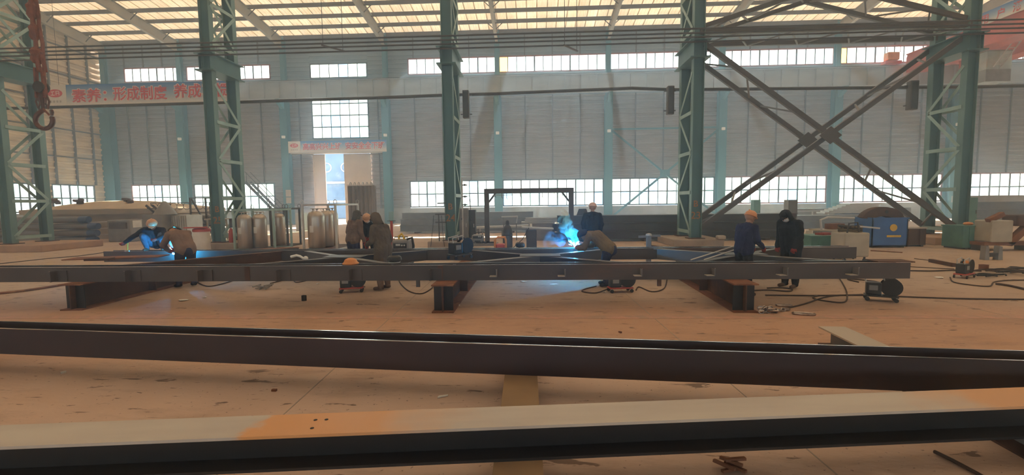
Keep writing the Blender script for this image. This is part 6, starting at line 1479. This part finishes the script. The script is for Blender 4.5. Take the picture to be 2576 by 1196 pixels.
# long low grey counter under the far windows
MB().box((A(2000, 560, 40).x, 40, 0), (A(2290, 560, 40).x, 41, 1.15)).build('low_counter', 'machine_grey', label='long low grey counter under the right windows', cat='counter')
c = thing('guard_rail', 'pale low guard rail under the right windows', 'railing', A(2040, 540, 38))
a0, a1 = A(2004, 532, 38), A(2085, 531, 38)
MB().bar(a0, a1, .06, .07).build('rail', 'galvanised', c)
for f in (0, .5, 1): 
    q = a0.lerp(a1, f); MB().box((q.x - .04, 37.96, 0), (q.x + .04, 38.04, q.z)).build('post', 'galvanised', c)
# clamp on a hanger at the stack: lifting clamp behind the far man
p = A(1468, 520, 22.5); c = thing('lifting_clamp', 'dark ring shaped lifting clamp on top of the beam stack beside the pink hat', 'clamp', (p.x, 23.0, 1.29))
MB().torus((p.x, 23.0, 1.62), .16, .035, (0, 1, 0), 16, 6, 0, pi).build('bow', 'frame_dark', c); MB().prism([(p.x - .3, 22.95, 1.29), (p.x + .3, 22.95, 1.29), (p.x + .18, 22.95, 1.62), (p.x - .18, 22.95, 1.62)], (0, .08, 0)).build('jaw', 'frame_dark', c)

# ------------------------------------------------------------------ the yard outside
c = thing('yard_machine', 'blue industrial plant building seen through the door gap', 'plant', (-24, 64, 0))
MB().box((-36, 63, 0), (-20, 75, 7.2)).build('block', 'yard_blue', c); MB().prism([(-36, 63, 7.2), (-20, 63, 7.2), (-23, 63, 9.4), (-31, 63, 9.4)], (0, 12, 0)).build('roof', 'yard_blue', c)
for k in range(5): MB().torus((-33.5 + 2.6*k, 62.95, 7.0), .6, .06, (0, 1, 0), 20, 6).build('pipe_ring', 'yard_white', c)
for z in (2.2, 4.8): MB().box((-36, 62.8, z), (-20, 63, z + .25)).build('ledge', 'yard_white', c)
for k in range(6): MB().box((-35 + 2.5*k, 62.9, 2.9), (-33.6 + 2.5*k, 62.98, 4.3)).build('window', 'pane_blue', c)
c = thing('yard_building', 'long pale industrial building across the yard seen through the lower windows', 'building', (15, 90, 0))
MB().box((-60, 92, 0), (110, 104, 7)).build('wall', 'yard_white', c)
for k in range(24): MB().box((-58 + 7*k, 91.9, 2), (-54.5 + 7*k, 91.98, 4.6)).build('window', 'pane_blue', c)
MB().box((-60, 91.5, 7), (110, 104, 7.6)).build('roof', 'yard_blue', c)
for k, (x, w, h) in enumerate(((16, 6, 2.6), (32, 8, 2.9), (2, 5, 2.4))):
    c = thing('yard_container', ('blue container in the yard behind the cross bracing', 'large blue container in the yard behind the right windows', 'small blue container in the yard behind column B 24')[k], 'container', (x, 62, 0))
    MB().box((x, 62, 0), (x + w, 64.5, h)).build('body', 'yard_blue', c)
    for i in range(int(w/.5)): MB().box((x + .1 + .5*i, 61.95, .1), (x + .3 + .5*i, 62, h - .1)).build('rib', 'yard_blue', c)

# ------------------------------------------------------------------ dusty air
def haze():
    m = bpy.data.materials.new('dusty_air'); m.use_nodes = True; nt = m.node_tree
    nt.nodes.remove(nt.nodes['Principled BSDF'])
    v = nd(nt, 'ShaderNodeVolumeScatter'); v.inputs['Color'].default_value = (.58, .78, 1.0, 1); v.inputs['Density'].default_value = HAZE; v.inputs['Anisotropy'].default_value = .66
    nt.links.new(v.outputs[0], nt.nodes['Material Output'].inputs['Volume']); MATS['dusty_air'] = m
    b = MB()
    b.prism([(XL - .1, YF - .1, .002), (XL - .1, D + .1, .002), (XL - .1, D + .1, EZ - .1), (XL - .1, RY, rz(RY) - .1), (XL - .1, YF - .1, rz(YF) - .1)], (XR - XL + .2, 0, 0))
    b.build('dusty_air', 'dusty_air', label='thin bluish dusty haze filling the whole workshop hall', cat='haze', kind='stuff')
HAZE = .0078
haze()
